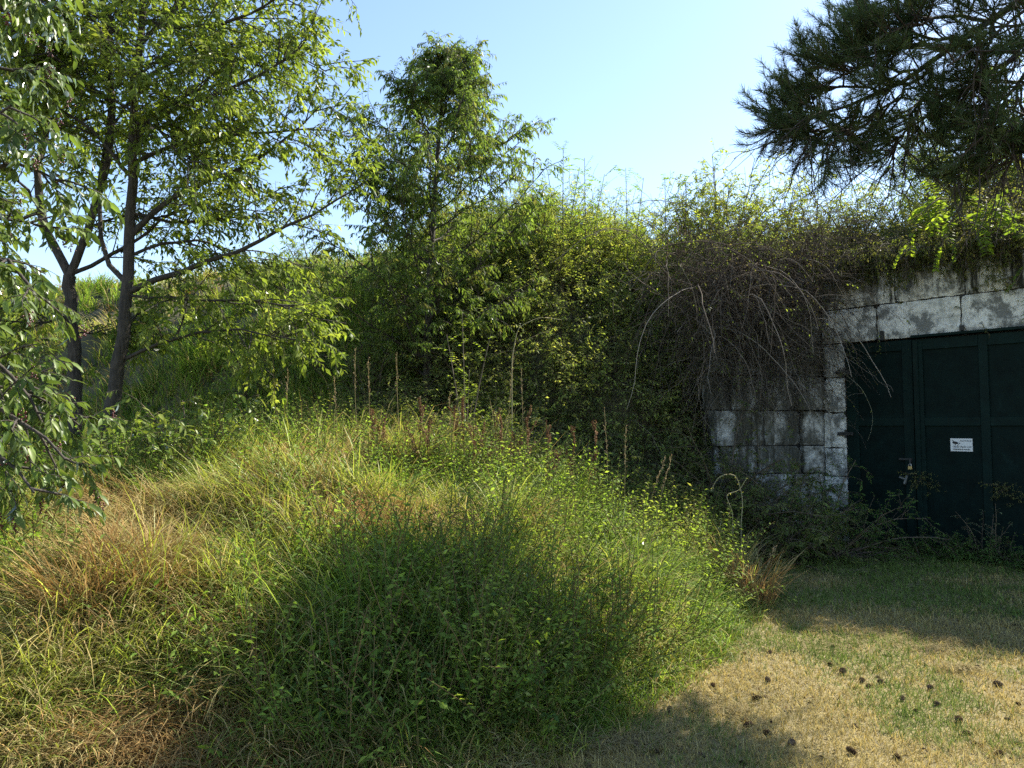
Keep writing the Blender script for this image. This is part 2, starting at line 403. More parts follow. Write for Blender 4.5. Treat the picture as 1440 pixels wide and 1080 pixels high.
lg = Acc(); lgs = Acc()
FORCE = None
def tufts(ntuft, y0, y1, pw, nb, lscale=1., marg=.9, hold=None):
    X, Y = frustum_points(ntuft, y0, y1, pw, marg)
    s1 = sdist(X, Y, FOOT1); s2 = sdist(X, Y, FOOT2)
    edge = .18*(fbm(X*2, Y*2, 5)-.5)
    keep = (s1 > edge)
    shade_slope = (s2 > .3) & (s2 < 6) & (X > -1.6)
    keep &= ~(shade_slope & (rng.random(len(X)) < .8))
    keep &= ~((X > 2.75) & (s2 < .6))
    if hold is not None: keep &= hold(X, Y)
    X, Y, s1 = X[keep], Y[keep], s1[keep]
    Z = HZ(X, Y)
    kind, lush = colour_field(X, Y, None)
    n = len(X)
    if FORCE is not None: kind = np.where(rng.random(n) < .75, FORCE, kind)
    # lie of the grass: coherent, mostly downhill and to the left
    an = 2*math.pi*fbm(X*.35+9, Y*.35, 6)*1.6
    e = .15; gx = (HZ(X+e, Y)-HZ(X-e, Y)); gy = (HZ(X, Y+e)-HZ(X, Y-e))
    vx = np.cos(an)-gx*2; vy = np.sin(an)-gy*2
    az0 = np.arctan2(vy, vx)+rng.normal(0, .9, n)
    tall = rng.uniform(.6, 1.3, n)*(.35+1.3*fbm(X*1.6, Y*1.6+5, 7))
    tall *= np.clip(.35+s1*1.1, .35, 1)
    cols = np.zeros((n, 3))
    for kk, pal in enumerate((GREEN, YEL, STRAW, RUST)):
        msk = kind == kk
        cols[msk] = pick(pal, msk.sum(), .18)
    rep = np.repeat(np.arange(n), nb); m = len(rep)
    rr = rng.random(m)**.5*.16; ra = rng.random(m)*2*math.pi
    bx = X[rep]+rr*np.cos(ra); by = Y[rep]+rr*np.sin(ra)
    P = np.stack([bx, by, HZ(bx, by)-.01], 1)
    d = Y[rep]
    az = az0[rep]+rng.normal(0, 1.1, m)
    L = .40*lscale*tall[rep]*rng.uniform(.5, 1.25, m)
    W = np.maximum(.0072*rng.uniform(.6, 1.35, m), .0014*d)
    dry = kind[rep] >= 2
    W = np.where(dry, W*.7, W)
    lean = rng.uniform(.05, .65, m)+dry*(.25 if FORCE is None else -.05); curl = rng.uniform(.7, 2.3, m)+dry*.2
    C = np.clip(cols[rep]*np.exp(rng.normal(0, .2, (m, 1))), .01, .9)
    # some dead blades in every tuft
    dd = rng.random(m) < .16
    C[dd] = pick(STRAW, dd.sum(), .2)
    a, b = dry | dd, ~(dry | dd); ns = 4 if y0 < 3 else 3
    blades(lgs, P[a], az[a], L[a], W[a], lean[a], curl[a], C[a], nseg=ns)
    blades(lg, P[b], az[b], L[b], W[b], lean[b], curl[b], C[b], nseg=ns)
tufts(15000, 2.2, 8.8, .6, 25)
tufts(4200, 8.8, 24, .8, 22, 1.1, 1.5, lambda X, Y: X < 3)
tufts(4500, 8.8, 14, .5, 20, 1.1, .6, lambda X, Y: X < -1.2)
tufts(2600, 11, 20, .6, 16, .8, 1.5, lambda X, Y: X > 0)
def dryridge(X, Y):
    px, py = pix(X, Y, HZ(X, Y)+.4); return (px > 430) & (px < 960) & (fbm(X*1.5, Y*1.5, 6) > .42)
FORCE = 2
tufts(700, 6.9, 9.2, .3, 8, 1.7, .9, dryridge)
FORCE = None
tufts(600, 2.2, 5.5, .5, 10, 1.35)
tag(lg.build('long_grass', M_grass), 'long arching green grass covering the earth mound', 'grass', kind='stuff')
tag(lgs.build('dry_long_grass', M_straw), 'straw and rust coloured dry grass lodged among the green on the mound', 'dry grass', kind='stuff')

# short dry lawn
lw = Acc()
X, Y = frustum_points(270000, 3.0, 10.5, .8, .3)
k = (sdist(X, Y, FOOT1) < .25) & (sdist(X, Y, FOOT2) < 0) & (X > -.8) & ((X-G0[0])*EN[0]+(Y-G0[1])*EN[1] > .05)
X, Y = X[k], Y[k]; n = len(X)
a = fbm(X*1.3, Y*1.3, 0)-.03+.26*sstep(5.9, 6.9, Y+.1*X)+rng.normal(0, .10, n)
C = np.where((a > .60)[:, None], pick(A([(.15, .22, .05), (.20, .25, .07), (.11, .17, .04)]), n), pick(A([(.44, .37, .145), (.37, .30, .11), (.52, .44, .19), (.29, .23, .085)]), n))
hgt = np.where(a > .60, .055, .042)*rng.uniform(.4, 1.5, n)*(.6+.9*fbm(X*4, Y*4, 1))
lean = rng.uniform(.2, 1.45, n)
P = np.stack([X, Y, lawnh(X, Y)], 1)
blades(lw, P, rng.random(n)*6.283, hgt, np.maximum(.0035, .00105*Y)*rng.uniform(.7, 1.2, n), lean, rng.uniform(.1, .9, n), C, nseg=2)
# wisps of mown hay
hx, hy = [], []
for (px, py, sx, sy, cnt) in ((1215, 890, .5, .22, 500), (1290, 885, .5, .2, 500), (1370, 900, .35, .2, 300), (1350, 935, .12, .06, 300), (1310, 905, .3, .2, 500), (1150, 905, .3, .15, 350), (1020, 990, .12, .06, 220), (900, 1030, .3, .12, 500), (800, 1040, .4, .15, 700)):
    c = world(px, py, CAMZ*F/(py-600)); hx.append(rng.normal(c[0], sx*.6, cnt)); hy.append(rng.normal(c[1], sy*.6, cnt))
hx = np.concatenate(hx); hy = np.concatenate(hy); n = len(hx)
hz = lawnh(hx, hy)+.05*noise(hx*6, hy*6, 3)*rng.random(n)
blades(lw, np.stack([hx, hy, hz], 1), rng.random(n)*6.283, rng.uniform(.05, .15, n), np.full(n, .0042), rng.uniform(1.3, 1.65, n), rng.uniform(-.3, .5, n), pick(A([(.36, .30, .16), (.30, .25, .13), (.26, .22, .11)]), n))
nb_ = 520; qx, qy = frustum_points(nb_*3, 3.2, 8.5, .8, .3); kk = (sdist(qx, qy, FOOT1) < .1) & (sdist(qx, qy, FOOT2) < -.2) & (qx > -.6) & (fbm(qx*2, qy*2, 6) > .42); qx, qy = qx[kk], qy[kk]; nb_ = len(qx)
leaves(lw, np.stack([qx, qy, lawnh(qx, qy)+.012], 1), rng.normal(0, 1, (nb_, 3))*A([1, 1, .25]), norm(A([0, 0, 1.])+rng.normal(0, .4, (nb_, 3))), rng.uniform(.012, .04, nb_), rng.uniform(.008, .02, nb_), pick(A([(.06, .045, .03), (.10, .075, .045), (.035, .03, .02), (.20, .14, .07)]), nb_))
tag(lw.build('mown_lawn_grass', M_straw), 'short dry straw coloured lawn with green patches and wisps of hay', 'lawn grass', kind='stuff')

# ---------------------------------------------------------------- broad-leaved weeds among the grass
wd = Acc(); ws = Acc()
def weeds(n, y0, y1, hold, hgt, L, W, pal, nl=12, marg=.8, curlv=.25):
    X, Y = frustum_points(n, y0, y1, .7, marg)
    k = (sdist(X, Y, FOOT1) > .1) & hold(X, Y) & (colour_field(X, Y, None)[1] > .36); X, Y = X[k], Y[k]; n = len(X)
    P = np.stack([X, Y, HZ(X, Y)], 1)
    D = norm(A([0, 0, 1.])+rng.normal(0, .35, (n, 3)))
    cv = grow(P, D, hgt*rng.uniform(.6, 1.25, n), 5, curlv, .1)
    tubes(ws, cv, np.full((n, 5), .0025), 3, pick(A([(.10, .13, .04), (.16, .12, .06)]), n))
    leafon(wd, cv, nl, .25, L, W, pal, droop=.15, spread=1., fwd=.35)
npx = lambda X, Y, ch, s=.7: fbm(X*s+ch*5, Y*s, ch)
weeds(8000, 3.0, 8.8, lambda X, Y: (npx(X, Y, 2) > .45) & (X > -5), .62, .045, .018, A([(.17, .27, .05), (.23, .33, .07), (.13, .21, .04)]), 16)
weeds(7000, 3.2, 8.4, lambda X, Y: (X > -.4) & (npx(X, Y, 4) > .36), .66, .045, .018, A([(.24, .33, .065), (.29, .35, .085), (.18, .27, .055)]), 18)
weeds(900, 3.4, 6, lambda X, Y: (X > -1.2) & (X < .6) & (npx(X, Y, 5, 1.3) > .5), .4, .055, .03, A([(.11, .19, .06), (.14, .22, .07)]), 12)
weeds(5500, 7, 11, lambda X, Y: (X > -4) & (X < 2.7), .6, .05, .016, A([(.18, .27, .06), (.26, .31, .08), (.30, .28, .10), (.13, .19, .045)]), 14)
root = empty('weed_cover', (0, 0, 0), 'patchy low broad leaved weeds growing through the mound grass', 'weeds'); root['kind'] = 'stuff'
wd.build('foliage', M_leaf, root); ws.build('stems', M_stalk, root)

# ---------------------------------------------------------------- thicket on the shaded slope and above the wall
tb = Acc(); tl = Acc()
def thicket(n, hold, xr, yr, hgt, stemL, L, W, pal, nl, thin=.0, stemcol=A([(.10, .085, .06), (.16, .14, .10), (.07, .055, .04)]), frac=1., detail=False):
    X = rng.uniform(*xr, n); Y = rng.uniform(*yr, n)
    k = hold(X, Y); X, Y = X[k], Y[k]; n = len(X)
    e = .2; gx = (HZ(X+e, Y)-HZ(X-e, Y))/(2*e); gy = (HZ(X, Y+e)-HZ(X, Y-e))/(2*e)
    N = norm(np.stack([-np.clip(gx, -1.2, 1.2), -np.clip(gy, -1.2, 1.2), np.full(n, .8)], 1))
    D = N+rng.normal(0, .5, (n, 3))
    f = .55+.8*fbm(X*1.1, Y*1.1, 2)
    cv = grow(np.stack([X, Y, HZ(X, Y)-.05], 1), D, stemL*f*rng.uniform(.5, 1.3, n), 8, hgt, .16)
    tubes(tb, cv, np.linspace(.006, .002, 8)[None]*rng.uniform(.7, 1.3, (n, 1)), 3, pick(stemcol, n, .25))
    b = spawn(cv, 3, .2, .95, .9, .3*stemL*f, 4, .5, .15)
    tubes(tb, b, np.full((len(b), 4), .002), 3, pick(stemcol, len(b), .25))
    q = rng.random(len(b)) < frac
    leafon(tl, b[q], nl, .1, L, W, pal, droop=.35, spread=.9, fwd=.5)
    q = rng.random(n) < frac
    leafon(tl, cv[q], nl*2, .25, L, W, pal, droop=.35, spread=.9, fwd=.5)
DG = A([(.085, .115, .035), (.11, .14, .045), (.065, .09, .028), (.15, .16, .065)])
LG = A([(.19, .24, .06), (.25, .29, .075), (.14, .18, .05), (.30, .30, .10)])
OL = A([(.17, .19, .06), (.22, .22, .08), (.12, .14, .045), (.26, .24, .10)])
front = lambda X, Y: sdist(X, Y, FOOT2)
thicket(3200, lambda X, Y: (front(X, Y) > -.2) & (front(X, Y) < 5.5) & (X < 2.8), (-2, 3), (8.6, 15), .9, .95, .058, .025, DG*1.9, 7, frac=.85)
thicket(1500, lambda X, Y: (front(X, Y) > .9) & (front(X, Y) < 6) & (X < 3.4), (-1.5, 3.4), (9, 16), .5, 1.15, .058, .025, LG*1.5, 8)
thicket(900, lambda X, Y: (front(X, Y) > .35) & (front(X, Y) < 4.5), (3.0, 10), (6, 15), .6, .9, .045, .018, OL, 8)
thicket(500, lambda X, Y: (front(X, Y) > .2) & (front(X, Y) < 1.0), (2.7, 10), (5, 12), 1.8, .8, .045, .018, DG, 8)
thicket(1500, lambda X, Y: (front(X, Y) > -2.2) & (front(X, Y) < .5) & (sdist(X, Y, FOOT1) > .9) & (Y > 7.9) & (X > -.6), (-.6, 3.2), (7.9, 10.4), .7, .75, .055, .022, DG*1.4, 8)
root = empty('bramble_thicket', (0, 0, 0), 'dense tangled brambles and scrub covering the steep shaded slope and the top of the wall', 'thicket'); root['kind'] = 'stuff'
tl.build('foliage', M_leaf, root); tb.build('stems', M_stalk, root)

# ---------------------------------------------------------------- trees
BARK = A([.052, .043, .034])
def limbset(limbs, k=10):
    return np.stack([resamp(l[0], k) for l in limbs]), np.stack([np.linspace(l[1], l[2], k) for l in limbs])

def broad_tree(name, label, trunk, limbs, par, leafmat, group=None, cat='tree', trunkcol=BARK):
    org = A(trunk[0][0][0])
    org[2] -= .1
    root = empty(name, org, label, cat, group)
    bk = Acc(); lf = Acc()
    for t in trunk:
        pts = resamp(t[0], 22); n = len(pts)
        pts[1:-1] += rng.normal(0, .008, (n-2, 3))
        r = np.interp(np.linspace(0, 1, n), np.linspace(0, 1, len(t[1])), t[1])
        tubes(bk, pts[None], r[None], 10, trunkcol)
    limbs = list(limbs)
    for i in range(par.get('fill', 0)):
        tp = resamp(trunk[-1][0] if i % 2 else trunk[0][0], 30); t0 = rng.uniform(.42, .9) if len(trunk) == 1 else rng.uniform(.25, .9)
        if len(trunk) > 1: tp = resamp(trunk[1+i % 2][0], 30)
        p0 = tp[int(t0*29)]; a_ = i*2.4+rng.normal(0, .3)
        limbs.append((grow(p0[None], A([[math.cos(a_), math.sin(a_), .5]]), 1.9*rng.uniform(.7, 1.1), 6, .2, .1)[0], .018, .005))
    C, R = limbset(limbs)
    C[:, 1:] += rng.normal(0, .012, C[:, 1:].shape)
    tubes(bk, C, R, 6, trunkcol*.9)
    p = par
    Ln = np.linalg.norm(C[:, -1]-C[:, 0], axis=1)
    b1 = spawn(C, p['n1'], .15, 1., p.get('a1', .8), np.minimum(p['l1'], Ln*.8), 7, p.get('d1', .25), .10, p.get('up1', .1), .4)
    tubes(bk, b1, np.linspace(.008, .003, 7)[None].repeat(len(b1), 0), 4, trunkcol*.9)
    b2 = spawn(b1, p['n2'], .1, 1., .8, p['l2'], 5, p.get('d2', .6), .12, 0, .35)
    tubes(bk, b2, np.linspace(.003, .0015, 5)[None].repeat(len(b2), 0), 3, trunkcol*1.0)
    if p.get('keep'): b2 = b2[rng.random(len(b2)) < p['keep']]
    leafon(lf, b2, p['nl'], .1, p['L'], p['W'], p['pal'], droop=p.get('ld', .7), spread=.75, fwd=.6, detail=p.get('detail', False))
    bk.build('trunk', M_bark, root, org, smooth=True); lf.build('crown', leafmat, root, org)
    return root, b2, org

TREEG = A([(.155, .21, .045), (.205, .265, .055), (.11, .155, .036), (.25, .295, .07)])
d = 7.6
tr = wpoly([(128, 690), (140, 650), (160, 560), (177, 440), (183, 330), (185, 220), (190, 120), (200, 20), (205, -90), (210, -200)], d)
tr[0, 2] = HZ(tr[0, 0], d)-.1
LB = []
def lim(pts, d0, d1, r0, r1=.006): return (wpoly(pts, d0, d1), r0, r1)
LB += [lim([(182, 410), (250, 380), (350, 352), (400, 320), (460, 285), (510, 262)], 7.6, 7.2, .035),
       lim([(185, 330), (240, 275), (300, 250), (345, 240), (400, 200), (450, 150)], 7.6, 7.9, .034),
       lim([(188, 200), (230, 150), (330, 128), (390, 95), (445, 40)], 7.6, 7.3, .028),
       lim([(180, 415), (300, 420), (380, 425), (440, 440)], 7.6, 7.0, .018),
       lim([(176, 505), (230, 480), (300, 460), (370, 462), (420, 480)], 7.6, 6.9, .02),
       lim([(186, 230), (230, 205), (300, 190), (360, 190), (430, 175), (490, 190)], 7.6, 8.3, .025),
       lim([(180, 400), (130, 360), (140, 240), (160, 130), (150, 40)], 7.6, 8.2, .03),
       lim([(200, 60), (260, 0), (320, -80)], 7.6, 7.8, .025),
       lim([(198, 30), (290, 40), (360, 20), (430, -30)], 7.6, 7.2, .025),
       lim([(195, 90), (150, 20), (120, -80)], 7.6, 7.3, .025),
       lim([(186, 250), (140, 190), (80, 150), (30, 140)], 7.6, 7.2, .025),
       lim([(190, 120), (250, 80), (300, 60), (380, 60), (460, 100)], 7.6, 8.2, .02),
       lim([(185, 300), (250, 320), (330, 300), (400, 260)], 7.6, 8.4, .02),
       lim([(183, 360), (240, 340), (290, 330), (330, 370), (370, 400)], 7.6, 8.4, .02),
       lim([(187, 180), (210, 160), (240, 210), (280, 230)], 7.6, 6.8, .02)]
broad_tree('bird_cherry_tree', 'slender leaning tree with long arching limbs, the second trunk from the left edge',
           [(tr, [.082, .073, .065, .056, .05, .044, .039, .032, .026, .02])], LB,
           dict(n1=16, l1=.9, n2=7, l2=.36, nl=11, L=.088, W=.034, pal=TREEG, d1=.2, d2=.5, ld=.45, fill=11), M_leaf, 'slender trees on the left slope')
d = 7.9
tr = wpoly([(106, 640), (105, 600), (105, 500), (97, 400), (98, 388)], d); tr[0, 2] = HZ(tr[0, 0], d)-.1
f1 = wpoly([(98, 388), (66, 330), (48, 260), (68, 180), (70, 60), (60, -80)], d, 8.2)
f2 = wpoly([(98, 388), (122, 330), (150, 235), (160, 160), (150, 60), (140, -80)], d, 7.9)
LA = [lim([(100, 385), (180, 350), (250, 290), (310, 240)], 7.9, 8.3, .025),
      lim([(97, 430), (30, 425), (-60, 415)], 7.9, 7.7, .018), lim([(98, 450), (40, 456), (-40, 450)], 7.9, 8.3, .014),
      lim([(55, 290), (10, 230), (-40, 200)], 8, 7.7, .02), lim([(68, 170), (30, 100), (0, 30)], 8.1, 7.8, .02),
      lim([(68, 120), (110, 60), (130, -30)], 8.1, 8.5, .02), lim([(155, 180), (200, 120), (250, 100), (300, 110)], 7.9, 8.4, .018),
      lim([(155, 120), (110, 90), (60, 80)], 7.9, 7.5, .018), lim([(150, 50), (190, 0), (250, -40)], 7.9, 8.3, .018),
      lim([(125, 320), (170, 300), (230, 310), (290, 280)], 7.9, 8.6, .016), lim([(52, 300), (20, 310), (-30, 300)], 8, 8.4, .016),
      lim([(104, 470), (160, 470), (210, 455)], 7.9, 8.3, .01), lim([(104, 560), (70, 553), (20, 560)], 7.9, 8.1, .01)]
broad_tree('bird_cherry_tree', 'slender forked tree with a sunlit edge on its straight trunk, nearest the left edge',
           [(tr, [.085, .078, .068, .066, .064]), (f1, [.048, .04, .03, .02]), (f2, [.046, .038, .028, .02])], LA,
           dict(n1=15, l1=.9, n2=7, l2=.36, nl=11, L=.088, W=.034, pal=TREEG, d1=.2, d2=.5, ld=.45, fill=8), M_leaf, 'slender trees on the left slope')

# near tree at the left edge, larger shining leaves and berries
d = 4.2
tr = wpoly([(-330, 900), (-260, 650), (-170, 420), (-130, 200), (-110, 0), (-100, -200)], d); tr[0, 2] = HZ(tr[0, 0], d)-.1
LE = [lim([(-170, 420), (-100, 300), (-30, 230), (40, 215), (95, 260)], 4.2, 4.4, .03),
      lim([(-140, 250), (-60, 120), (10, 80), (50, 100)], 4.2, 4.5, .028), lim([(-120, 60), (-50, -20), (20, -30), (75, 10)], 4.2, 4.3, .025),
      lim([(-200, 500), (-100, 400), (-30, 350), (30, 370), (55, 430)], 4.2, 4.0, .028),
      lim([(-230, 580), (-120, 500), (-40, 490), (20, 520), (60, 590)], 4.2, 4.2, .025),
      lim([(-250, 640), (-130, 570), (-40, 560), (45, 590), (95, 650)], 4.2, 4.0, .025),
      lim([(-240, 600), (-120, 540), (-20, 540), (60, 545), (110, 600)], 4.2, 4.5, .022),
      lim([(-150, 330), (-80, 300), (-10, 300), (60, 320)], 4.2, 4.7, .02), lim([(-130, 150), (-60, 30), (0, -20), (30, 20)], 4.2, 4.7, .02),
      lim([(-260, 660), (-150, 610), (-60, 600), (10, 640), (50, 690)], 4.2, 3.9, .02),
      lim([(-160, 350), (-90, 250), (-40, 170), (20, 150)], 4.2, 4.0, .02)]
rt, tw, org = broad_tree('cherry_tree', 'leafy tree at the left edge with large shining drooping leaves and dark red berry clusters',
           [(tr, [.12, .1, .08, .07, .05, .03])], LE,
           dict(n1=11, l1=.40, n2=5, l2=.24, nl=9, L=.088, W=.032, pal=A([(.11, .165, .042), (.145, .205, .052), (.085, .13, .036), (.18, .24, .06)]), d1=.3, d2=.6, ld=.7, detail=True), M_gloss)
bc = Acc()
sel = tw[rng.choice(len(tw), 70, replace=False)][:, -1]
ico = bmesh.new(); bmesh.ops.create_icosphere(ico, subdivisions=1, radius=1.); ico.verts.ensure_lookup_table()
IV = A([v.co[:] for v in ico.verts]); IF = A([[v.index for v in f.verts] for f in ico.faces]); ico.free()
for c in sel:
    for j in range(14):
        p = c+A([rng.normal(0, .012), rng.normal(0, .012), -.01-.006*j]); bc.add(p+IV*.006, [IF], A([.10, .012, .014])*rng.uniform(.5, 1.5))
bc.build('berries', paintmat('dark_berry', (.09, .012, .014), .3), rt, org)

# leafy sapling under the two slender trees
def shrub(name, label, cat, base, hgt, ns, spread, par, mat, group=None, lean=(0, 0)):
    base = A(base, float); root = empty(name, base, label, cat, group)
    bk = Acc(); lf = Acc(); p = par
    D = norm(A([0, 0, 1.])+rng.normal(0, spread, (ns, 3))*A([1, 1, .2])+A([lean[0], lean[1], 0]))
    P = base+rng.normal(0, .06, (ns, 3))*A([1, 1, 0])-A([0, 0, .05])
    c = grow(P, D, hgt*rng.uniform(.55, 1.1, ns), 9, p.get('d0', .3), .07)
    sc = p.get('sc', A([(.09, .07, .05), (.13, .10, .06)]))
    tubes(bk, c, np.linspace(.011, .003, 9)[None].repeat(ns, 0)*hgt, 5, pick(sc, ns))
    b1 = spawn(c, p['n1'], .2, 1., .85, p['l1']*hgt, 6, p.get('d1', .3), .12, .1, .55)
    tubes(bk, b1, np.linspace(.004, .002, 6)[None].repeat(len(b1), 0), 3, pick(sc, len(b1)))
    if p.get('n2'):
        b2 = spawn(b1, p['n2'], .15, 1., .8, p['l2'], 4, p.get('d2', .5), .12, 0, .3)
        tubes(bk, b2, np.full((len(b2), 4), .0015), 3, pick(sc, len(b2)))
    else: b2 = b1
    leafon(lf, b2, p['nl'], .08, p['L'], p['W'], p['pal'], droop=p.get('ld', .4), spread=.85, fwd=.55, detail=p.get('detail', False), bend=p.get('bend', .18))
    if p.get('top'): leafon(lf, c, p['top'], .5, p['L'], p['W'], p['pal'], droop=.2, spread=.9, fwd=.5)
    bk.build('stem', M_bark, root, base, smooth=True); lf.build('foliage', mat, root, base)
    return root

def gbase(px, d):
    x = (px-720)/F*d; return (x, d, float(HZ(x, d)))
shrub('cherry_sapling', 'low leafy sapling with broad shining leaves at the foot of the two slender trees', 'sapling', gbase(255, 6.5), .95, 15, .7,
      dict(n1=7, l1=.5, n2=3, l2=.22, nl=6, L=.085, W=.036, pal=TREEG, ld=.7, detail=True), M_gloss)

# conical tree in the middle
d = 11.0
tr = wpoly([(600, 560), (603, 450), (606, 350), (612, 250), (620, 160), (626, 100), (630, 75)], d)
tr[0, 2] = HZ(tr[0, 0], d)-.1
tc = resamp(tr, 14)
nl = 56; tt = np.linspace(.10, .97, nl); P, T = sample(tc[None].repeat(1, 0), tt[None]); P = P[0]; T = T[0]
azs = np.arange(nl)*2.4+rng.normal(0, .3, nl)
prof = np.interp(tt, [0, .2, .45, .62, .75, .9, 1], [1.8, 1.8, 1.75, 1.45, .9, .40, .14])
prof = prof*rng.uniform(.6, 1.25, nl)
D = np.stack([np.cos(azs), np.sin(azs), np.full(nl, .55)], 1)
lc = grow(P, D, prof*1.1, 8, -.25, .06)
LC = [(lc[i], .02*(1-.6*tt[i]), .004) for i in range(nl)]
CT = A([(.12, .18, .05), (.16, .23, .06), (.21, .28, .08), (.09, .14, .04), (.17, .17, .07)])
broad_tree('conical_tree', 'narrow pointed dark green tree with drooping leaves standing alone against the sky', [(tr, [.07, .06, .05, .04, .025, .012])], LC,
           dict(n1=13, l1=.6, n2=6, l2=.30, nl=11, L=.095, W=.028, pal=CT, d1=.0, d2=.7, up1=.2, ld=.85), M_leaf)

# shrubs on crest and slope, behind the trees
def mk(name, label, cat, group, px, d, hgt, ns, sp, par, mat=M_leaf): return shrub(name, label, cat, gbase(px, d), hgt, ns, sp, par, mat, group)
PY = dict(n1=9, l1=.45, n2=3, l2=.2, nl=8, L=.06, W=.024, pal=A([(.25, .31, .065), (.31, .36, .08), (.20, .26, .055), (.36, .36, .11)]), ld=.3)
PD = dict(n1=9, l1=.45, n2=3, l2=.2, nl=9, L=.058, W=.023, pal=DG*1.65, ld=.5)
PP = dict(n1=9, l1=.45, n2=3, l2=.22, nl=8, L=.075, W=.022, pal=A([(.17, .24, .08), (.21, .28, .10), (.13, .19, .06)]), ld=.6)
py = mk('leafy_shrub', 'bright yellow green leafy shrub growing on the mound behind the grass hump', 'shrub', 'yellow green shrubs on the mound', 760, 12.8, 1.15, 13, .5, PY)
pd = mk('scrub_bush', 'dark green small leaved scrub bush on the shaded slope beside the conical tree', 'bush', 'dark scrub bushes on the slope', 520, 11.2, 1.5, 13, .5, PD)
pp = mk('willow_bush', 'pale grey green bush behind the slender trees, below the skyline', 'bush', 'pale bushes behind the trees', 445, 13.6, 1.7, 13, .45, PP)
def place(proto, spots, labels=None):
    for i, s in enumerate(spots):
        px, d, sc = s[:3]
        o = copy_tree(proto); o.location = gbase(px, d); o.rotation_euler.z = rng.random()*6.28; o.scale = (sc*rng.uniform(.9, 1.15), sc*rng.uniform(.9, 1.15), sc)
        if len(s) > 3: o['label'] = s[3]
place(py, [(700, 12.4, .95), (830, 13.2, .95), (900, 13, .9), (960, 12.6, .95), (1015, 12.6, .85), (1060, 12.2, .8), (870, 11.9, .75), (990, 12.0, .7), (790, 12.1, .75), (735, 11.6, .7), (930, 11.6, .6),
           (650, 12.8, 1.0), (560, 9.6, .5), (630, 9.3, .45), (700, 9.4, .5), (520, 10.0, .55), (765, 9.6, .45), (810, 10.6, .6), (690, 10.4, .65), (1000, 11.4, 1.0), (1050, 11.3, .9), (1100, 12.2, 1.2), (1030, 12.8, 1.25), (1160, 12.2, 1.1), (970, 12.9, 1.1), (720, 13.2, 1.15), (860, 13.4, 1.1), (1290, 11.4, .9), (1370, 11.6, .95), (1440, 11.6, 1.0)])
place(pd, [(570, 10.6, .75), (660, 11.0, .9), (480, 10.4, .6), (700, 10.6, .6), (640, 10.1, .5), (1130, 11.9, .8), (1210, 11.6, .9), (790, 10.8, .6), (870, 10.8, .6), (950, 10.9, .6), (1040, 11.2, .7), (850, 10.0, .55), (905, 10.2, .55), (945, 9.9, .5), (880, 9.7, .4), (820, 10.3, .5)])
place(pp, [(390, 15, .9), (350, 12.5, .55), (470, 12.2, .8), (1330, 12.6, 1.1), (1480, 12.4, 1.15), (1390, 12.8, 1.45), (1435, 12.2, 1.4)])
po = shrub('leafy_shrub', 'olive green leafy shrub spilling over the top edge of the bunker wall', 'shrub', (0, 0, 0), .85, 14, .6, dict(n1=9, l1=.45, n2=3, l2=.22, nl=8, L=.05, W=.02, pal=OL, ld=.5, d0=1.0), M_leaf, 'shrubs along the wall top')
for i, (s_, o_, sc) in enumerate(((.0, .28, .6), (.5, .25, .55), (.95, .3, .65), (1.45, .25, .6), (1.9, .28, .6), (2.4, .25, .65), (-1.5, .4, .9), (-1.3, .8, 1.1), (-.7, .35, .8), (-1.9, .9, 1.0), (-.9, .5, 1.0), (-.3, .6, .9), (.2, .45, .75), (.7, .7, 1.0), (1.2, .6, .9), (1.7, .5, .85), (2.3, .6, 1.1), (2.9, .6, 1.0), (.4, 1.3, 1.2), (1.3, 1.4, 1.2), (2.2, 1.5, 1.3), (3.2, 1.4, 1.2), (-1.2, 1.1, 1.0), (-.6, 1.5, 1.1))):
    o = po if i == 0 else copy_tree(po); q_ = G0+EX*s_-EN*o_; o.location = (q_[0], q_[1], float(HZ(q_[0], q_[1]))); o.rotation_euler.z = rng.random()*6.28; o.scale = (sc*1.1, sc*1.1, sc*.9)
pt = shrub('trailing_plant', 'leafy trailing plant drooping over the top edge of the bunker wall', 'trailing plant', (0, 0, 0), .80, 12, .45, dict(n1=9, l1=.32, n2=2, l2=.2, nl=8, L=.045, W=.019, pal=A([(.12, .15, .05), (.17, .20, .065), (.09, .11, .035), (.20, .19, .08)]), ld=.8, d0=2.4, d1=.8), M_leaf, 'trailing plants over the wall top', lean=(EN[0]*1.1, EN[1]*1.1))
for i, (s_, sc) in enumerate(((-.2, 1.0), (.15, .9), (.45, .7), (.75, 1.05), (1.05, .75), (1.35, .95), (1.7, .7), (2.0, 1.0), (2.35, .8), (2.7, 1.0), (3.1, .9))):
    o = pt if i == 0 else copy_tree(pt); q_ = G0+EX*s_-EN*.16; o.location = (q_[0], q_[1], 4.0); o.rotation_euler.z = rng.uniform(-.5, .5); o.scale = (sc,)*3
for o in list(COL.objects):
    if o.parent is None and o.get('group') == 'dark scrub bushes on the slope': o['label'] = 'dark green small leaved scrub bush growing on the steep shaded slope of the mound'
    if o.parent is None and o.get('group') == 'pale bushes behind the trees': o['label'] = 'pale grey green narrow leaved bush rising near the top of the mound'

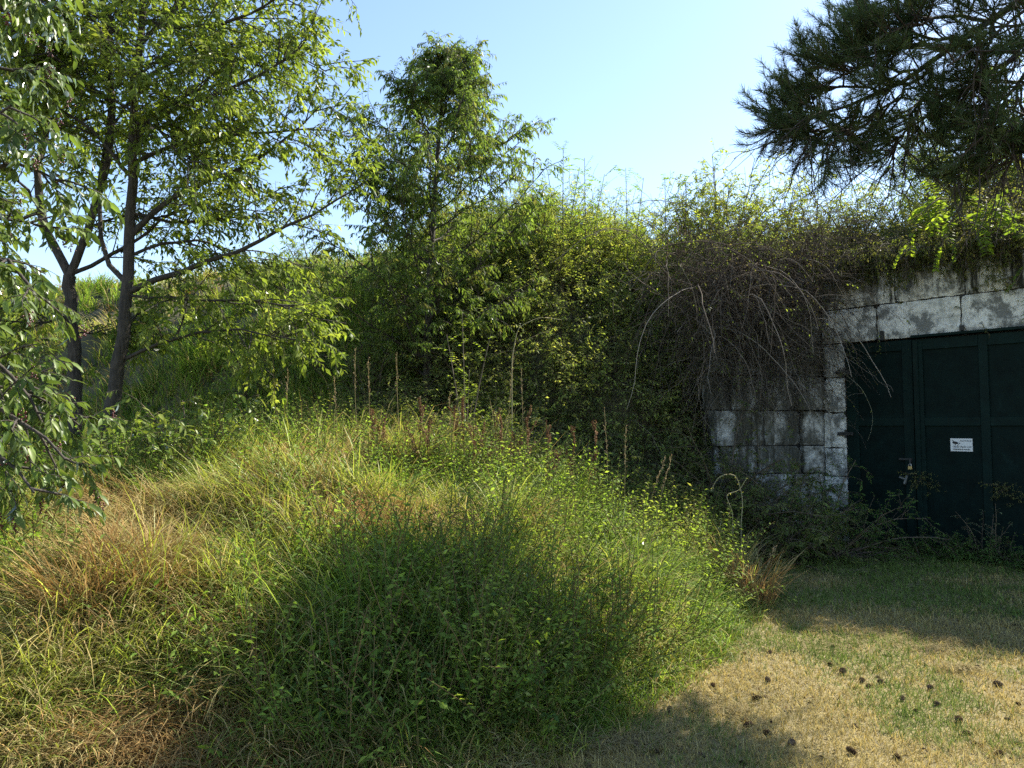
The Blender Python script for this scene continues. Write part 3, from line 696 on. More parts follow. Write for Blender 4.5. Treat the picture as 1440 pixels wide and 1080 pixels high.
# robinia saplings: long arching stems carrying feather-shaped leaves
ROB = A([(.19, .30, .045), (.25, .36, .055), (.15, .24, .04)])
def feather(lf, bk, rach, pairs, L, W, pal, droop=.25):
    n = len(rach); t = np.repeat(np.linspace(.18, .97, pairs), 2)[None].repeat(n, 0)
    P, T = sample(rach, t); m = 2*pairs
    S = norm(np.cross(T, A([0, 0, 1.])))*np.where(np.arange(m) % 2, 1, -1)[None, :, None]
    D = S+T*.3-A([0, 0, 1.])*droop+rng.normal(0, .1, (n, m, 3)); N = norm(A([0, 0, 1.])+rng.normal(0, .25, (n, m, 3)))
    C = np.repeat(pick(pal, n, .15), m, 0)*np.exp(rng.normal(0, .08, (n*m, 1))); sz = rng.uniform(.8, 1.1, n*m)
    leaves(lf, P.reshape(-1, 3), D.reshape(-1, 3), N.reshape(-1, 3), L*sz, W*sz, C, bend=.06, fold=.12, detail=True)
    tubes(bk, rach, np.full(rach.shape[:2], .0022), 3, A([.16, .18, .06]))
def robinia(label, base, stems, nr, rl, pairs, L, W, group=None, pal=ROB, droop=.3):
    base = A(base, float); root = empty('robinia_sapling', base, label, 'sapling', group); bk = Acc(); lf = Acc()
    for s in stems:
        c = resamp(s, 10)[None]; tubes(bk, c, np.linspace(.012, .004, 10)[None], 5, A([.10, .08, .055]))
        r = spawn(c, nr, .25, 1., 1.0, rl, 6, droop, .05, .15, .2, flat=.5); feather(lf, bk, r, pairs, L, W, pal)
    bk.build('stem', M_bark, root, base, smooth=True); lf.build('foliage', M_leaf, root, base)
def arch(px, d, tips, dd=0):
    b = A(gbase(px, d)); return b, [A([b, b*.5+world(*t, d+dd)*.5+A([0, 0, .12]), world(*t, d+dd)]) for t in tips]
for (px, d, tips, lab) in ((792, 12.6, [(792, 205), (770, 240), (815, 235)], 'robinia sapling whose upright tip stands highest against the sky on the crest'),
                      (745, 12.4, [(738, 262), (765, 262)], 'robinia sapling on the crest close to the right side of the conical tree'),
                      (825, 12.8, [(822, 222), (850, 245)], 'robinia sapling with a feathery tip, second along the skyline'),
                      (885, 12.6, [(880, 236), (905, 250)], 'thin robinia sapling on the middle of the skyline'),
                      (940, 12.6, [(935, 250), (955, 255)], 'short robinia sapling at the right end of the feathery skyline row')):
    b, st = arch(px, d, tips); robinia(lab, b, st, 15, .36, 7, .06, .027, 'robinia saplings on the skyline')
b, st = arch(655, 8.9, [(650, 440), (690, 470), (628, 470), (660, 520)]); robinia('low robinia sapling with bright lime green sunlit leaves in front of the dark thicket', b, st, 7, .22, 5, .045, .022, pal=A([(.26, .36, .05), (.32, .40, .06)]))
b, st = arch(1055, 10.6, [(1055, 340), (1085, 372), (1030, 350)]); robinia('robinia sapling with lime yellow leaves beside the dead brambles left of the wall', b, st, 7, .24, 5, .045, .022, pal=A([(.28, .36, .05), (.34, .40, .06)]))
# overhanging robinia above the gate
wb = G0+EX*.9-EN*.5; b = A([wb[0], wb[1], float(HZ(wb[0], wb[1]))])
def fpt(px, py, out):   # a point hung in front of the facade plane
    u = (px-720)/F; s = (10.3*u-4.71)/(EX[0]-EX[1]*u); q = G0+EX*s+EN*out; k = q[1]
    return world(px, py, k)
st = [A([b, fpt(1330, 262, -.2), fpt(1300, 292, .55), fpt(1278, 340, .8)]), A([b, fpt(1360, 262, -.2), fpt(1345, 300, .6), fpt(1320, 352, .85)]),
      A([b, fpt(1390, 262, -.2), fpt(1392, 292, .4), fpt(1372, 338, .9)]), A([b, fpt(1410, 262, -.2), fpt(1420, 288, .4), fpt(1430, 328, .9)]),
      A([b, fpt(1345, 262, -.2), fpt(1310, 280, .3), fpt(1285, 310, .75)]), A([b, fpt(1400, 262, -.2), fpt(1400, 280, .5), fpt(1400, 312, .7)])]
root = empty('robinia_sapling', b, 'robinia sapling with large oval leaflets hanging over the wall above the gate', 'sapling'); bk = Acc(); lf = Acc()
for s in st:
    c = resamp(s, 10)[None]; tubes(bk, c, np.linspace(.014, .004, 10)[None], 5, A([.10, .08, .055]))
    r = spawn(c, 9, .45, 1., .7, .46, 7, 1.4, .05, .0, .1, flat=.3); feather(lf, bk, r, 7, .092, .046, A([(.24, .33, .04), (.30, .38, .05), (.16, .24, .04)]), .15)
bk.build('stem', M_bark, root, b, smooth=True); lf.build('foliage', M_leaf, root, b)
wb = G0+EX*2.6-EN*.4; b = A([wb[0], wb[1], float(HZ(wb[0], wb[1]))])
st = [A([b, fpt(1470, 300, .3), fpt(1455, 350, .6), fpt(1425, 405, .7)]), A([b, fpt(1480, 300, .4), fpt(1460, 370, .7), fpt(1440, 420, .8)])]
root = empty('robinia_sapling', b, 'robinia sapling dangling against the white wall at the right edge', 'sapling'); bk = Acc(); lf = Acc()
for s in st:
    c = resamp(s, 10)[None]; tubes(bk, c, np.linspace(.014, .004, 10)[None], 5, A([.10, .08, .055]))
    r = spawn(c, 8, .4, 1., .8, .30, 6, .9, .05, 0, .1); feather(lf, bk, r, 7, .05, .02, A([(.15, .25, .05), (.19, .29, .06)]), .3)
bk.build('stem', M_bark, root, b, smooth=True); lf.build('foliage', M_leaf, root, b)

# ---------------------------------------------------------------- pine at the right, trunk outside the picture
PB = A([.055, .043, .036])
org = A([7.2, 5.6, 0.])
root = empty('pine_tree', org, 'dark long needled pine reaching into the picture from the upper right', 'pine tree')
bk = Acc(); nd_ = Acc()
tr = resamp(A([(7.2, 5.6, -.1), (7.15, 5.65, 3), (7.2, 5.7, 6), (7.1, 5.7, 9), (7.15, 5.7, 12)]), 20)
tubes(bk, tr[None], np.interp(np.linspace(0, 1, 20), [0, .5, 1], [.24, .17, .04])[None], 14, PB)
J = A([7.15, 5.7, 6.6])
PL = [(np.vstack([J, wpoly([(1500, -45), (1400, 20), (1310, 100), (1200, 160), (1130, 183), (1105, 180)], 6.55, 7.05)]), .07, .008),
      (wpoly([(1345, 70), (1270, 62), (1200, 80), (1150, 88)], 6.75, 6.85), .025, .005),
      (np.vstack([J+A([0, 0, .5]), wpoly([(1480, -80), (1380, -40), (1300, -10), (1230, 5)], 6.45, 6.85)]), .05, .006),
      (wpoly([(1210, 155), (1165, 180), (1125, 200)], 6.95, 7.05), .015, .005),
      (wpoly([(1250, 130), (1190, 120), (1130, 140)], 6.85, 7.15), .016, .005),
      (wpoly([(1290, 110), (1230, 90), (1180, 100)], 6.85, 6.45), .016, .005),
      (np.vstack([J+A([0, 0, -.4]), wpoly([(1500, 30), (1440, 70), (1380, 110), (1330, 150)], 6.15, 6.45)]), .045, .008),
      (np.vstack([J+A([0, 0, .1]), wpoly([(1520, -20), (1430, 10), (1370, 60), (1340, 90)], 6.15, 5.85)]), .04, .008),
      (wpoly([(1390, 30), (1330, 20), (1270, 40), (1230, 55)], 6.65, 6.25), .02, .005),
      (wpoly([(1180, 165), (1130, 160), (1095, 165)], 6.95, 7.25), .012, .004),
      (np.vstack([J+A([0, 0, 1.0]), wpoly([(1480, -140), (1390, -90), (1330, -60), (1270, -40)], 6.45, 7.05)]), .04, .006),
      (np.vstack([J+A([0, 0, -.2]), wpoly([(1500, 0), (1460, 40), (1430, 60), (1400, 40)], 6.05, 6.05)]), .04, .008)]
PL += [(wpoly([(1450, 90), (1405, 160), (1375, 215), (1340, 240)], 6.25, 6.6), .02, .004), (wpoly([(1310, 95), (1295, 150), (1270, 200), (1240, 225)], 6.7, 6.9), .018, .004),
       (wpoly([(1460, 130), (1440, 190), (1420, 230)], 6.2, 6.4), .015, .004)]
PL += [(wpoly([(1440, 60), (1380, 110), (1330, 150), (1300, 170)], 6.25, 6.45), .02, .005),
       (wpoly([(1400, 20), (1380, 80), (1390, 150), (1400, 190)], 6.45, 6.05), .02, .005),
       (wpoly([(1310, 95), (1250, 150), (1200, 185), (1160, 205)], 6.75, 6.75), .02, .005),
       (wpoly([(1360, 60), (1300, 50), (1250, 30), (1210, 40)], 6.65, 7.15), .02, .005),
       (wpoly([(1480, 60), (1450, 110), (1420, 170), (1440, 200)], 6.05, 6.25), .02, .005)]
na = len(PL)
# the rest of the crown, to the right of the frame
for i in range(26):
    z = 5.8+i*.22; a = i*2.4+.6
    if math.cos(a) < -.2 and z < 7.5: a += math.pi
    L = 3.0*(1-(z-5.5)/9); p0 = A([7.15, 5.7, z]); PL.append((np.stack([p0+A([math.cos(a), math.sin(a), .12*k])*L*k/3 for k in range(4)]), .04, .006))
C, R = limbset(PL, 10); C[:, 1:] += rng.normal(0, .02, C[:, 1:].shape)
tubes(bk, C, R, 6, PB)
b1 = np.concatenate([spawn(C[:na], 20, .15, 1., .75, .58, 6, -.2, .09, .2, .45), spawn(C[na:], 9, .22, 1., .75, .9, 6, -.1, .09, .12, .35)])
tubes(bk, b1, np.linspace(.010, .005, 6)[None].repeat(len(b1), 0), 4, PB)
b2 = spawn(b1, 4, .2, 1., .6, .28, 4, -.35, .08, .1, .1)
tubes(bk, b2, np.linspace(.005, .003, 4)[None].repeat(len(b2), 0), 3, PB*1.2)
sh = np.concatenate([b2, b1[:, -4:]])
m = 68; n = len(sh)
t = .15+.85*rng.random((n, m)); P, T = sample(sh, t)
Q = rng.normal(0, 1, (n, m, 3)); Q = norm(Q-(Q*T).sum(-1, keepdims=True)*T); an = rng.uniform(.35, 1.0, (n, m, 1))
D = np.cos(an)*T+np.sin(an)*Q+A([0, 0, .1]); D = norm(D).reshape(-1, 3); P = P.reshape(-1, 3)
Lr = rng.uniform(.05, .10, n*m)[:, None]; S = norm(np.cross(D, rng.normal(0, 1, D.shape)))*.0021
Cn = np.repeat(pick(A([(.055, .085, .04), (.08, .11, .05), (.04, .065, .03)]), n), m, 0)
V = np.stack([P-S, P+S, P+D*Lr+S*.5, P+D*Lr-S*.5], 1); bq = np.arange(n*m)[:, None]*4
nd_.add(V, [bq+A([[0, 1, 2, 3]])], np.repeat(Cn, 4, 0))
# bare dead twigs hanging below the lit limbs
dc = spawn(C[[0, 6, 7, 3, 11, 12, 13, 14]], 14, .3, .95, 1.0, .95, 9, 1.1, .14, -.25, .2)
tubes(bk, dc, np.linspace(.010, .003, 9)[None].repeat(len(dc), 0), 4, PB*.9)
dd2 = spawn(dc, 6, .2, 1., .8, .35, 6, .3, .16, 0, .2)
tubes(bk, dd2, np.linspace(.004, .0018, 6)[None].repeat(len(dd2), 0), 3, PB*1.0)
bk.build('trunk', M_bark, root, org, smooth=True); nd_.build('crown', M_needle, root, org)

# ---------------------------------------------------------------- dead brambles over the wing wall
bb = Acc()
def arcs(acc, n, px, py, d, L, droop, rad, col, wob=.10, side=0.):
    P = []
    for _ in range(n):
        x = rng.uniform(*px); y = rng.uniform(*py); P.append(world(x, y, rng.uniform(*d)))
    P = A(P); D = norm(np.stack([rng.normal(side, .8, n), rng.normal(-.5, .45, n), rng.normal(.45, .4, n)], 1))
    cv = grow(P, D, L*rng.uniform(.5, 1.3, n), 14, droop, wob)
    tubes(acc, cv, np.linspace(1, .4, 14)[None]*rad*rng.uniform(.6, 1.3, (n, 1)), 4, pick(col, n, .25))
    return cv
DEAD = A([(.09, .075, .06), (.13, .11, .09), (.055, .045, .035), (.20, .175, .145)])
c1 = arcs(bb, 560, (935, 1155), (350, 450), (9.9, 10.6), 1.5, 1.8, .0045, DEAD, wob=.27)
c2 = arcs(bb, 320, (960, 1130), (400, 520), (9.9, 10.3), 1.1, 1.6, .004, DEAD, wob=.3)
c4 = arcs(bb, 60, (940, 1075), (370, 480), (9.8, 10.3), 1.9, 2.4, .008, DEAD*1.6, wob=.12)
c5 = arcs(bb, 260, (985, 1150), (440, 560), (9.75, 10.1), .95, 1.9, .004, DEAD, wob=.25)
c3 = arcs(bb, 110, (1110, 1220), (310, 375), (10.0, 10.6), .9, 2.2, .004, DEAD, side=-.2)
b = spawn(np.concatenate([c1, c2, c3, c4, c5]), 3, .2, .95, .8, .4, 6, .7, .16)
tubes(bb, b, np.full((len(b), 6), .0018), 3, pick(DEAD, len(b), .25))
org = world(1050, 420, 10.3)
root = empty('dead_bramble', org, 'grey brown tangle of dead bramble stems hanging over the left part of the wall', 'bramble')
bb.build('stems', M_stalk, root, org)
lf = Acc(); leafon(lf, b[rng.random(len(b)) < .22], 5, .2, .04, .02, A([(.22, .28, .06), (.12, .16, .05), (.16, .13, .08)])); lf.build('foliage', M_leaf, root, org)
# thin living bramble shoots across the gate leaf
def shoot(label, pts, r, leafy=0):
    acc = Acc(); c = resamp(A(pts), 24)[None]; tubes(acc, c, np.linspace(r, r*.45, 24)[None], 5, A([.30, .31, .22])); org = c[0, 0].copy()
    rt = empty('bramble_shoot', org, label, 'bramble', 'bramble shoots by the gate'); acc.build('stem', M_stalk, rt, org)
    l = Acc(); leafon(l, c, 6, .4, .03, .014, LG, droop=.6); l.build('leaves', M_leaf, rt, org)
shoot('thin pale bramble shoot arching across the upper left panel of the gate', [fpt(1150, 500, .25), fpt(1180, 520, .25), fpt(1212, 545, .22), fpt(1228, 580, .2), fpt(1226, 605, .2), fpt(1220, 620, .2)], .004)
shoot('short curled bramble shoot at the top left corner of the gate', [fpt(1185, 470, .15), fpt(1193, 492, .15), fpt(1200, 505, .16), fpt(1210, 512, .16)], .003)

# ---------------------------------------------------------------- bunker wall
def L2W(x, y, z): return A([*(G0+EX*x-EN*y), z])       # y points into the wall
GANG = math.atan2(EX[1], EX[0])
wf = Acc(); wc = Acc()
def block(acc, o2, ex, en, x0, x1, z0, z1, out, dep, grime, old=0.):
    j = lambda s=.006: rng.normal(0, s)
    c = .014
    gap = .004
    x0 += gap; x1 -= gap; z0 += gap; z1 -= gap
    nx, nz = max(2, int((x1-x0)/.06)), max(2, int((z1-z0)/.06))
    xs = np.linspace(x0, x1, nx+1); zs = np.linspace(z0, z1, nz+1)
    Xg, Zg = np.meshgrid(xs, zs); Og = out+rng.normal(0, .004, Xg.shape)
    edge = np.zeros(Xg.shape, bool); edge[0] = edge[-1] = True; edge[:, 0] = edge[:, -1] = True
    Og[edge] -= c+np.abs(rng.normal(0, .018, edge.sum()))
    Xg[:, 0] += np.abs(rng.normal(0, .007, nz+1)); Xg[:, -1] -= np.abs(rng.normal(0, .007, nz+1))
    Zg[0] += np.abs(rng.normal(0, .006, nx+1)); Zg[-1] -= np.abs(rng.normal(0, .006, nx+1))
    for (ii, jj) in ((0, 0), (0, -1), (-1, 0), (-1, -1)):
        if rng.random() < .5: Og[ii, jj] -= rng.uniform(.02, .07)
    P = np.stack([o2[0]+ex[0]*Xg+en[0]*Og, o2[1]+ex[1]*Xg+en[1]*Og, Zg], -1).reshape(-1, 3)
    i = np.arange((nx+1)*(nz+1)).reshape(nz+1, nx+1)
    q = np.stack([i[:-1, :-1], i[:-1, 1:], i[1:, 1:], i[1:, :-1]], -1).reshape(-1, 4)
    gc = A([grime, old, 0])
    acc.add(P, [q], gc)
    # sides back into the wall
    loop = np.concatenate([i[0, :], i[1:, -1], i[-1, -2::-1], i[-2:0:-1, 0]])
    fr = P[loop]; bkp = fr-np.append(en, 0)*dep
    n = len(loop); k = np.arange(n); k2 = (k+1) % n
    acc.add(np.vstack([fr, bkp]), [np.stack([k, k+n, k2+n, k2], 1)], gc)
def slab(acc, o2, ex, en, x0, x1, y0, y1, z0, z1, col=A([.3, 0, 0])):
    V = []
    for x in (x0, x1):
        for y in (y0, y1):
            for z in (z0, z1): V.append([o2[0]+ex[0]*x+en[0]*y, o2[1]+ex[1]*x+en[1]*y, z])
    acc.add(A(V), [A([[0, 1, 3, 2], [4, 6, 7, 5], [0, 4, 5, 1], [2, 3, 7, 6], [0, 2, 6, 4], [1, 5, 7, 3]])], col)
ZC = [-.1, .42, .9, 1.3, 1.8, 2.3, 2.78, 3.27, 3.74, 4.02]
GW = 3.5
for ci, (z0, z1) in enumerate(zip(ZC[:-1], ZC[1:])):
    top = z0 >= 2.7
    spans = [(-.337, 7.5)] if top else [(-.337, -.01), (GW+.01, 7.5)]
    for (a, b_) in spans:
        x = a
        while x < b_-.02:
            w = min(rng.uniform(.7, 1.25) if top else rng.uniform(.6, .9), b_-x)
            if b_-x-w < .25: w = b_-x
            grime = np.clip(rng.random()*.25+(.35 if ci >= 7 else (-.2 if ci == 6 else .1)), 0, 1)
            block(wf, G0, EX, EN, x, x+w, z0, z1-(rng.random()*.14 if ci == 8 else 0), rng.uniform(-.012, .018)+(.012 if ci == 6 else 0), .25, grime); x += w
slab(wc, G0, EX, EN, -.33, -.012, -.45, -.045, -.2, 3.9); slab(wc, G0, EX, EN, GW+.012, 7.49, -.45, -.045, -.2, 3.9); slab(wc, G0, EX, EN, -.012, GW+.012, -.45, -.045, 2.79, 3.9)
WX = norm(WEND-K); WN = A([WX[1], -WX[0]]);
if WN[1] > 0: WN = -WN
WL = float(np.linalg.norm(WEND-K))
for ci, (z0, z1) in enumerate(zip(ZC[:-2], ZC[1:-1])):
    x = -.26
    while x < WL:
        w = min(rng.uniform(.4, .75), WL+rng.uniform(.02, .25)-x)
        block(wf, K, WX, WN, x, x+w, z0+.03, z1+.03, rng.uniform(-.08, .0)+(.05 if rng.random() < .12 else 0)-.04, .22, np.clip(rng.random()*.7+.1, 0, 1), 1.); x += w
slab(wc, K, WX, WN, .0, WL-.1, -.5, -.16, -.2, 3.2)
org = A([*G0, 0])
root = empty('bunker_wall', org, 'old whitewashed concrete block wall with dark run off stains around the gate', 'wall')
wf.build('block_facing', M_wall, root, org); wc.build('wall_core', M_iron, root, org)

# ---------------------------------------------------------------- gate
def boxes(name, mat, parent, bl, bev=.004):
    bm = bmesh.new()
    for (x0, x1, y0, y1, z0, z1) in bl:
        r = bmesh.ops.create_cube(bm, size=1.)
        for v in r['verts']:
            v.co = Vector((x0+(v.co.x+.5)*(x1-x0), y0+(v.co.y+.5)*(y1-y0), z0+(v.co.z+.5)*(z1-z0)))
    bmesh.ops.bevel(bm, geom=bm.edges[:], offset=bev, segments=1, affect='EDGES')
    me = bpy.data.meshes.new(name); bm.to_mesh(me); bm.free(); me.materials.append(mat)
    o = bpy.data.objects.new(name, me); COL.objects.link(o); o.parent = parent
    return o
def sx(px):
    u = (px-720)/F; return (10.3*u-4.71)/(EX[0]-EX[1]*u)
def local_z(px, py):
    s = sx(px); return CAMZ+(600-py)/F*(10.3+EX[1]*s)
gate = empty('metal_gate', (*G0, 0), 'tall dark green panelled metal gate set in the block wall', 'gate'); gate.rotation_euler.z = GANG
xa, xb = .008, sx(1285)
def leaf(x0, x1, z1, divs, midz, y=0., st=.13):
    xs_ = [x0]+divs+[x1]
    fr = []
    for i, x in enumerate(xs_):
        a, b_ = (x, x+st) if i == 0 else ((x-st*.8, x) if i == len(xs_)-1 else (x-st*.5, x+st*.5))
        fr.append((a, b_, y, y+.05, .03, z1))
    for i in range(len(xs_)-1):
        a = xs_[i]+(st if i == 0 else st*.5)+.001; b_ = xs_[i+1]-(st*.8 if i == len(xs_)-2 else st*.5)-.001
        for (q0, q1) in ((.03, .2), (midz-.06, midz+.05), (z1-.14, z1)): fr.append((a, b_, y+.002, y+.05, q0, q1))
    lf_ = boxes('door_leaf', M_gate, gate, fr)
    pn = []
    for i in range(len(xs_)-1):
        a = xs_[i]+(st if i == 0 else st*.5)-.02; b_ = xs_[i+1]-(st*.8 if i == len(xs_)-2 else st*.5)+.02
        for (q0, q1) in ((.18, midz-.05), (midz+.04, z1-.12)): boxes('panel', M_gate2, lf_, [(a, b_, y+.034, y+.046, q0, q1)], .002)
    return lf_
la = leaf(xa, xb, 2.755, [], 1.67, -.01, .16)
x2 = sx(1289); mid = sx(1386)
lb = leaf(x2, x2+2*(mid-x2)+.04, 2.745, [mid], 1.67, -.035, .10)
x3 = x2+2*(mid-x2)+.05
lc_ = leaf(x3, GW-.01, 2.745, [], 1.67, -.035, .10)
boxes('cover_strip', M_gate, gate, [(x2-.012, x2+.05, -.06, -.037, .03, 2.74)])
boxes('drip_rail', M_gate, gate, [(x2-.02, GW+.1, -.085, -.005, 2.765, 2.80)])
for px, zz, h in ((1245, 2.77, .13), (1358, 2.81, .07), (1500, 2.81, .08)): boxes('bracket', M_iron, gate, [(sx(px)-.025, sx(px)+.025, -.06, -.02, zz, zz+h)])
for z in (2.37, 1.50, .45): boxes('hinge', M_iron, gate, [(-.12, .10, -.045, -.018, z-.025, z+.025), (-.015, .012, -.055, -.02, z-.06, z+.06)])
hx = sx(1268)
boxes('hasp', M_iron, gate, [(sx(1268)-.05, sx(1268)+.12, -.03, -.012, 1.155, 1.185), (sx(1279)-.012, sx(1279)+.012, -.05, -.012, 1.10, 1.19)])
hd = boxes('handle', paintmat('worn_steel', (.22, .23, .23), .45, .2, .5), gate, [(-.085, .0, -.012, .0, -.012, .012), (-.014, .014, -.008, .028, -.07, .05)])
hd.location = (sx(1272), -.035, local_z(1272, 673)); hd.rotation_euler = (0, math.radians(18), 0)
# padlock hung on the hasp
pl = empty('padlock', tuple(L2W(sx(1279), -.05, local_z(1279, 657))), 'small brass padlock hanging from the hasp of the gate', 'padlock'); pl.rotation_euler.z = GANG
boxes('lock_body', M_brass, pl, [(-.024, .024, -.012, .012, -.025, .020)], .004)
acc = Acc(); a = np.linspace(0, math.pi, 12); pts = np.stack([np.cos(a)*.016, 0*a, .02+np.sin(a)*.030], 1); tubes(acc, pts[None], np.full((1, 12), .0045), 6, A([.4, .4, .4])); acc.build('shackle', paintmat('steel', (.5, .5, .5), .35, .1, .8), pl)
# warning sign
s0, s1 = sx(1335), sx(1366); zt, zb = local_z(1350, 616.5), local_z(1350, 634.5)
sw, shh = s1-s0, zt-zb
sg = boxes('warning_sign', M_white, None, [(0, sw, -.004, 0, 0, shh)], .001)
sg.location = tuple(L2W(s0, -.005, zb)); sg.rotation_euler = (0, 0, GANG); tag(sg, 'small white camera surveillance sign reading ACHTUNG fixed to the gate', 'sign')
def text(body, size, x, z, name='lettering', bold=0.):
    cu = bpy.data.curves.new(name, 'FONT'); cu.body = body; cu.size = size; cu.offset = bold; cu.extrude = .0006
    to = bpy.data.objects.new(name, cu); COL.objects.link(to)
    dg = bpy.context.evaluated_depsgraph_get(); me = bpy.data.meshes.new_from_object(to.evaluated_get(dg))
    bpy.data.objects.remove(to); me.materials.clear(); me.materials.append(M_black)
    o = bpy.data.objects.new(name, me); COL.objects.link(o); o.parent = sg; o.location = (x, -.0052, z); o.rotation_euler = (math.pi/2, 0, 0)
    w = max(v.co.x for v in me.vertices); return o, w
for body, size, x0, x1, z, bold in (('ACHTUNG!', .045, .43*sw, .95*sw, .76*shh, .0006), ('Dieses Objekt wird', .03, .10*sw, .94*sw, .30*shh, .0006), ('videoüberwacht', .03, .10*sw, .90*sw, .10*shh, .0006)):
    o, w = text(body, size, x0, z, bold=bold); k = (x1-x0)/w; o.scale = (k, min(k, 1.3), 1)
bm = bmesh.new()
def poly2(pts):
    f = bm.faces.new([bm.verts.new((p[0]*sw, -.0055, p[1]*shh)) for p in pts]); return f
poly2([(.09, .70), (.13, .58), (.31, .55), (.37, .63), (.33, .72), (.14, .80)])            # camera housing
poly2([(.06, .88), (.10, .90), (.15, .82), (.11, .80)])                                   # hood tip
poly2([(.385, .58), (.44, .58), (.44, .67), (.385, .67)])                                 # lens
poly2([(.30, .42), (.35, .42), (.385, .53), (.345, .535)])                                # bracket
poly2([(.19, .46), (.24, .44), (.25, .53), (.20, .55)])
me = bpy.data.meshes.new('pictogram'); bm.to_mesh(me); bm.free(); me.materials.append(M_black)
o = bpy.data.objects.new('pictogram', me); COL.objects.link(o); o.parent = sg

# ---------------------------------------------------------------- plants at the wall foot
FERN = A([(.12, .20, .055), (.15, .25, .07), (.08, .15, .04)])
PF = dict(n1=11, l1=.40, n2=3, l2=.15, nl=8, L=.050, W=.016, pal=FERN, d0=1.0, ld=.25, top=14)
shrub('fern_bush', 'dense dark green feathery bush at the foot of the wall beside the gate', 'bush', gbase(1165, 9.0), 1.3, 34, .75, PF, M_leaf)
shrub('nettle_clump', 'dark green leafy clump in shade between the sunny grass hump and the wall', 'bush', gbase(1085, 8.8), 1.35, 26, .65, dict(PF, L=.055, W=.024, pal=DG*1.5), M_leaf)
shrub('bramble_bush', 'green leafy bush against the lower left part of the wall below the dead brambles', 'bush', gbase(1020, 9.3), 1.75, 32, .6, dict(PF, L=.05, W=.022, pal=DG*1.6), M_leaf)
pw = shrub('weed_plant', 'low dark weed plant growing on the ground against the gate', 'weed', tuple(L2W(1.25, -.45, 0)), .42, 14, .8, dict(PF, n1=7, L=.045, W=.018, pal=FERN), M_leaf, 'weeds along the gate')
for (s, o_, sc) in ((1.0, -.4, .7), (1.6, -.5, .9), (1.9, -.4, 1.0), (2.2, -.55, .8), (2.6, -.4, 1.0), (.65, -.5, .5), (2.9, -.5, .9)):
    c = copy_tree(pw); c.location = tuple(L2W(s, o_, 0)); c.rotation_euler.z = rng.random()*6; c.scale = (sc,)*3
shrub('tall_weed', 'taller thin stemmed weed with small pale leaves standing before the middle of the gate', 'weed', tuple(L2W(1.75, -.35, 0)), .72, 7, .25, dict(n1=7, l1=.22, nl=7, L=.035, W=.016, pal=A([(.16, .20, .12), (.12, .16, .08)]), ld=.2), M_leaf)

# ---------------------------------------------------------------- single stalks and seed heads
def dock(label, base, tip, group='dry dock stalks on the hump', col=A([(.20, .12, .07), (.27, .18, .11), (.16, .09, .05)])):
    base = A(base, float); tip = A(tip, float); root = empty('dock_stalk', base, label, 'dry stalk', group); st_ = Acc(); sd = Acc()
    c = resamp(A([base-A([0, 0, .05]), base*.5+tip*.5+rng.normal(0, .03, 3), tip]), 10)[None]; tubes(st_, c, np.linspace(.006, .003, 10)[None], 5, A([.15, .07, .04]))
    b = spawn(c, 7, .35, .9, .45, .28, 5, 0, .06, .2, .5); tubes(st_, b, np.full((len(b), 5), .002), 4, A([.15, .07, .04]))
    al = np.concatenate([resamp(c[0], 5)[None], b]); leafon(st_, al, 60, .25, .018, .015, col, droop=.3, spread=.9, fwd=.4, cj=.25)
    bpy.data.objects.remove(root); tag(st_.build('dock_stalk', M_stalk, None, base), label, 'dry stalk', group)
for i, (px, py, tx, ty, d) in enumerate(((668, 690, 666, 598, 7.2), (684, 690, 678, 605, 7.2), (706, 690, 705, 590, 7.3), (716, 690, 724, 610, 7.3), (590, 690, 592, 565, 7.4), (600, 700, 580, 610, 7.0), (755, 700, 785, 640, 7.0), (745, 690, 778, 645, 6.9), (520, 690, 528, 590, 7.3), (545, 690, 540, 600, 7.1), (632, 690, 640, 570, 7.4), (655, 690, 650, 560, 7.5), (692, 690, 694, 575, 7.5), (730, 690, 742, 580, 7.4), (770, 690, 768, 590, 7.4), (800, 690, 808, 600, 7.3), (830, 690, 838, 590, 7.4), (612, 690, 604, 590, 7.0))):
    b = gbase(px, d); dock('dry red brown dock stalk with crusty seeds on top of the grass hump', b, world(tx, ty, d))
def seedgrass(label, base, tip, group):
    base = A(base, float); tip = A(tip, float); root = empty('seed_grass', base, label, 'grass stalk', group); st_ = Acc(); sd = Acc()
    c = resamp(A([base-A([0, 0, .05]), base*.4+tip*.6+rng.normal(0, .02, 3), tip]), 12)[None]; tubes(st_, c, np.linspace(.003, .0015, 12)[None], 4, A([.32, .27, .14]))
    head = c[:, -5:]; b = spawn(head, 16, .05, 1., .4, .05, 4, .1, .05, .1, .4); leafon(sd, b, 9, .1, .014, .005, A([(.40, .31, .18), (.48, .38, .24)]), droop=.2, spread=.5, fwd=.9)
    bl = Acc(); n = 5; blades(bl, np.repeat(base[None], n, 0), rng.random(n)*6.28, rng.uniform(.4, .7, n), np.full(n, .008), rng.uniform(.1, .4, n), rng.uniform(.6, 1.4, n), pick(YEL, n))
    st_.build('stem', M_stalk, root, base); sd.build('seed_head', M_stalk, root, base); bl.build('blade', M_grass, root, base)
for (px, tx, ty, d) in ((565, 558, 498, 7.6), (507, 500, 490, 7.8), (520, 518, 505, 7.8), (600, 590, 560, 7.5), (640, 632, 555, 7.6), (890, 935, 645, 7.2), (905, 945, 640, 7.2), (875, 880, 600, 7.4), (1050, 1090, 770, 6.9), (1045, 1082, 790, 6.9), (850, 850, 575, 7.6), (410, 405, 520, 7.6), (480, 470, 530, 7.6), (700, 722, 500, 7.8), (735, 733, 520, 7.8)):
    seedgrass('tall dry grass stalk with a pale feathery seed head rising from the hump', gbase(px, d), world(tx, ty, d), 'seeding grass stalks on the hump')
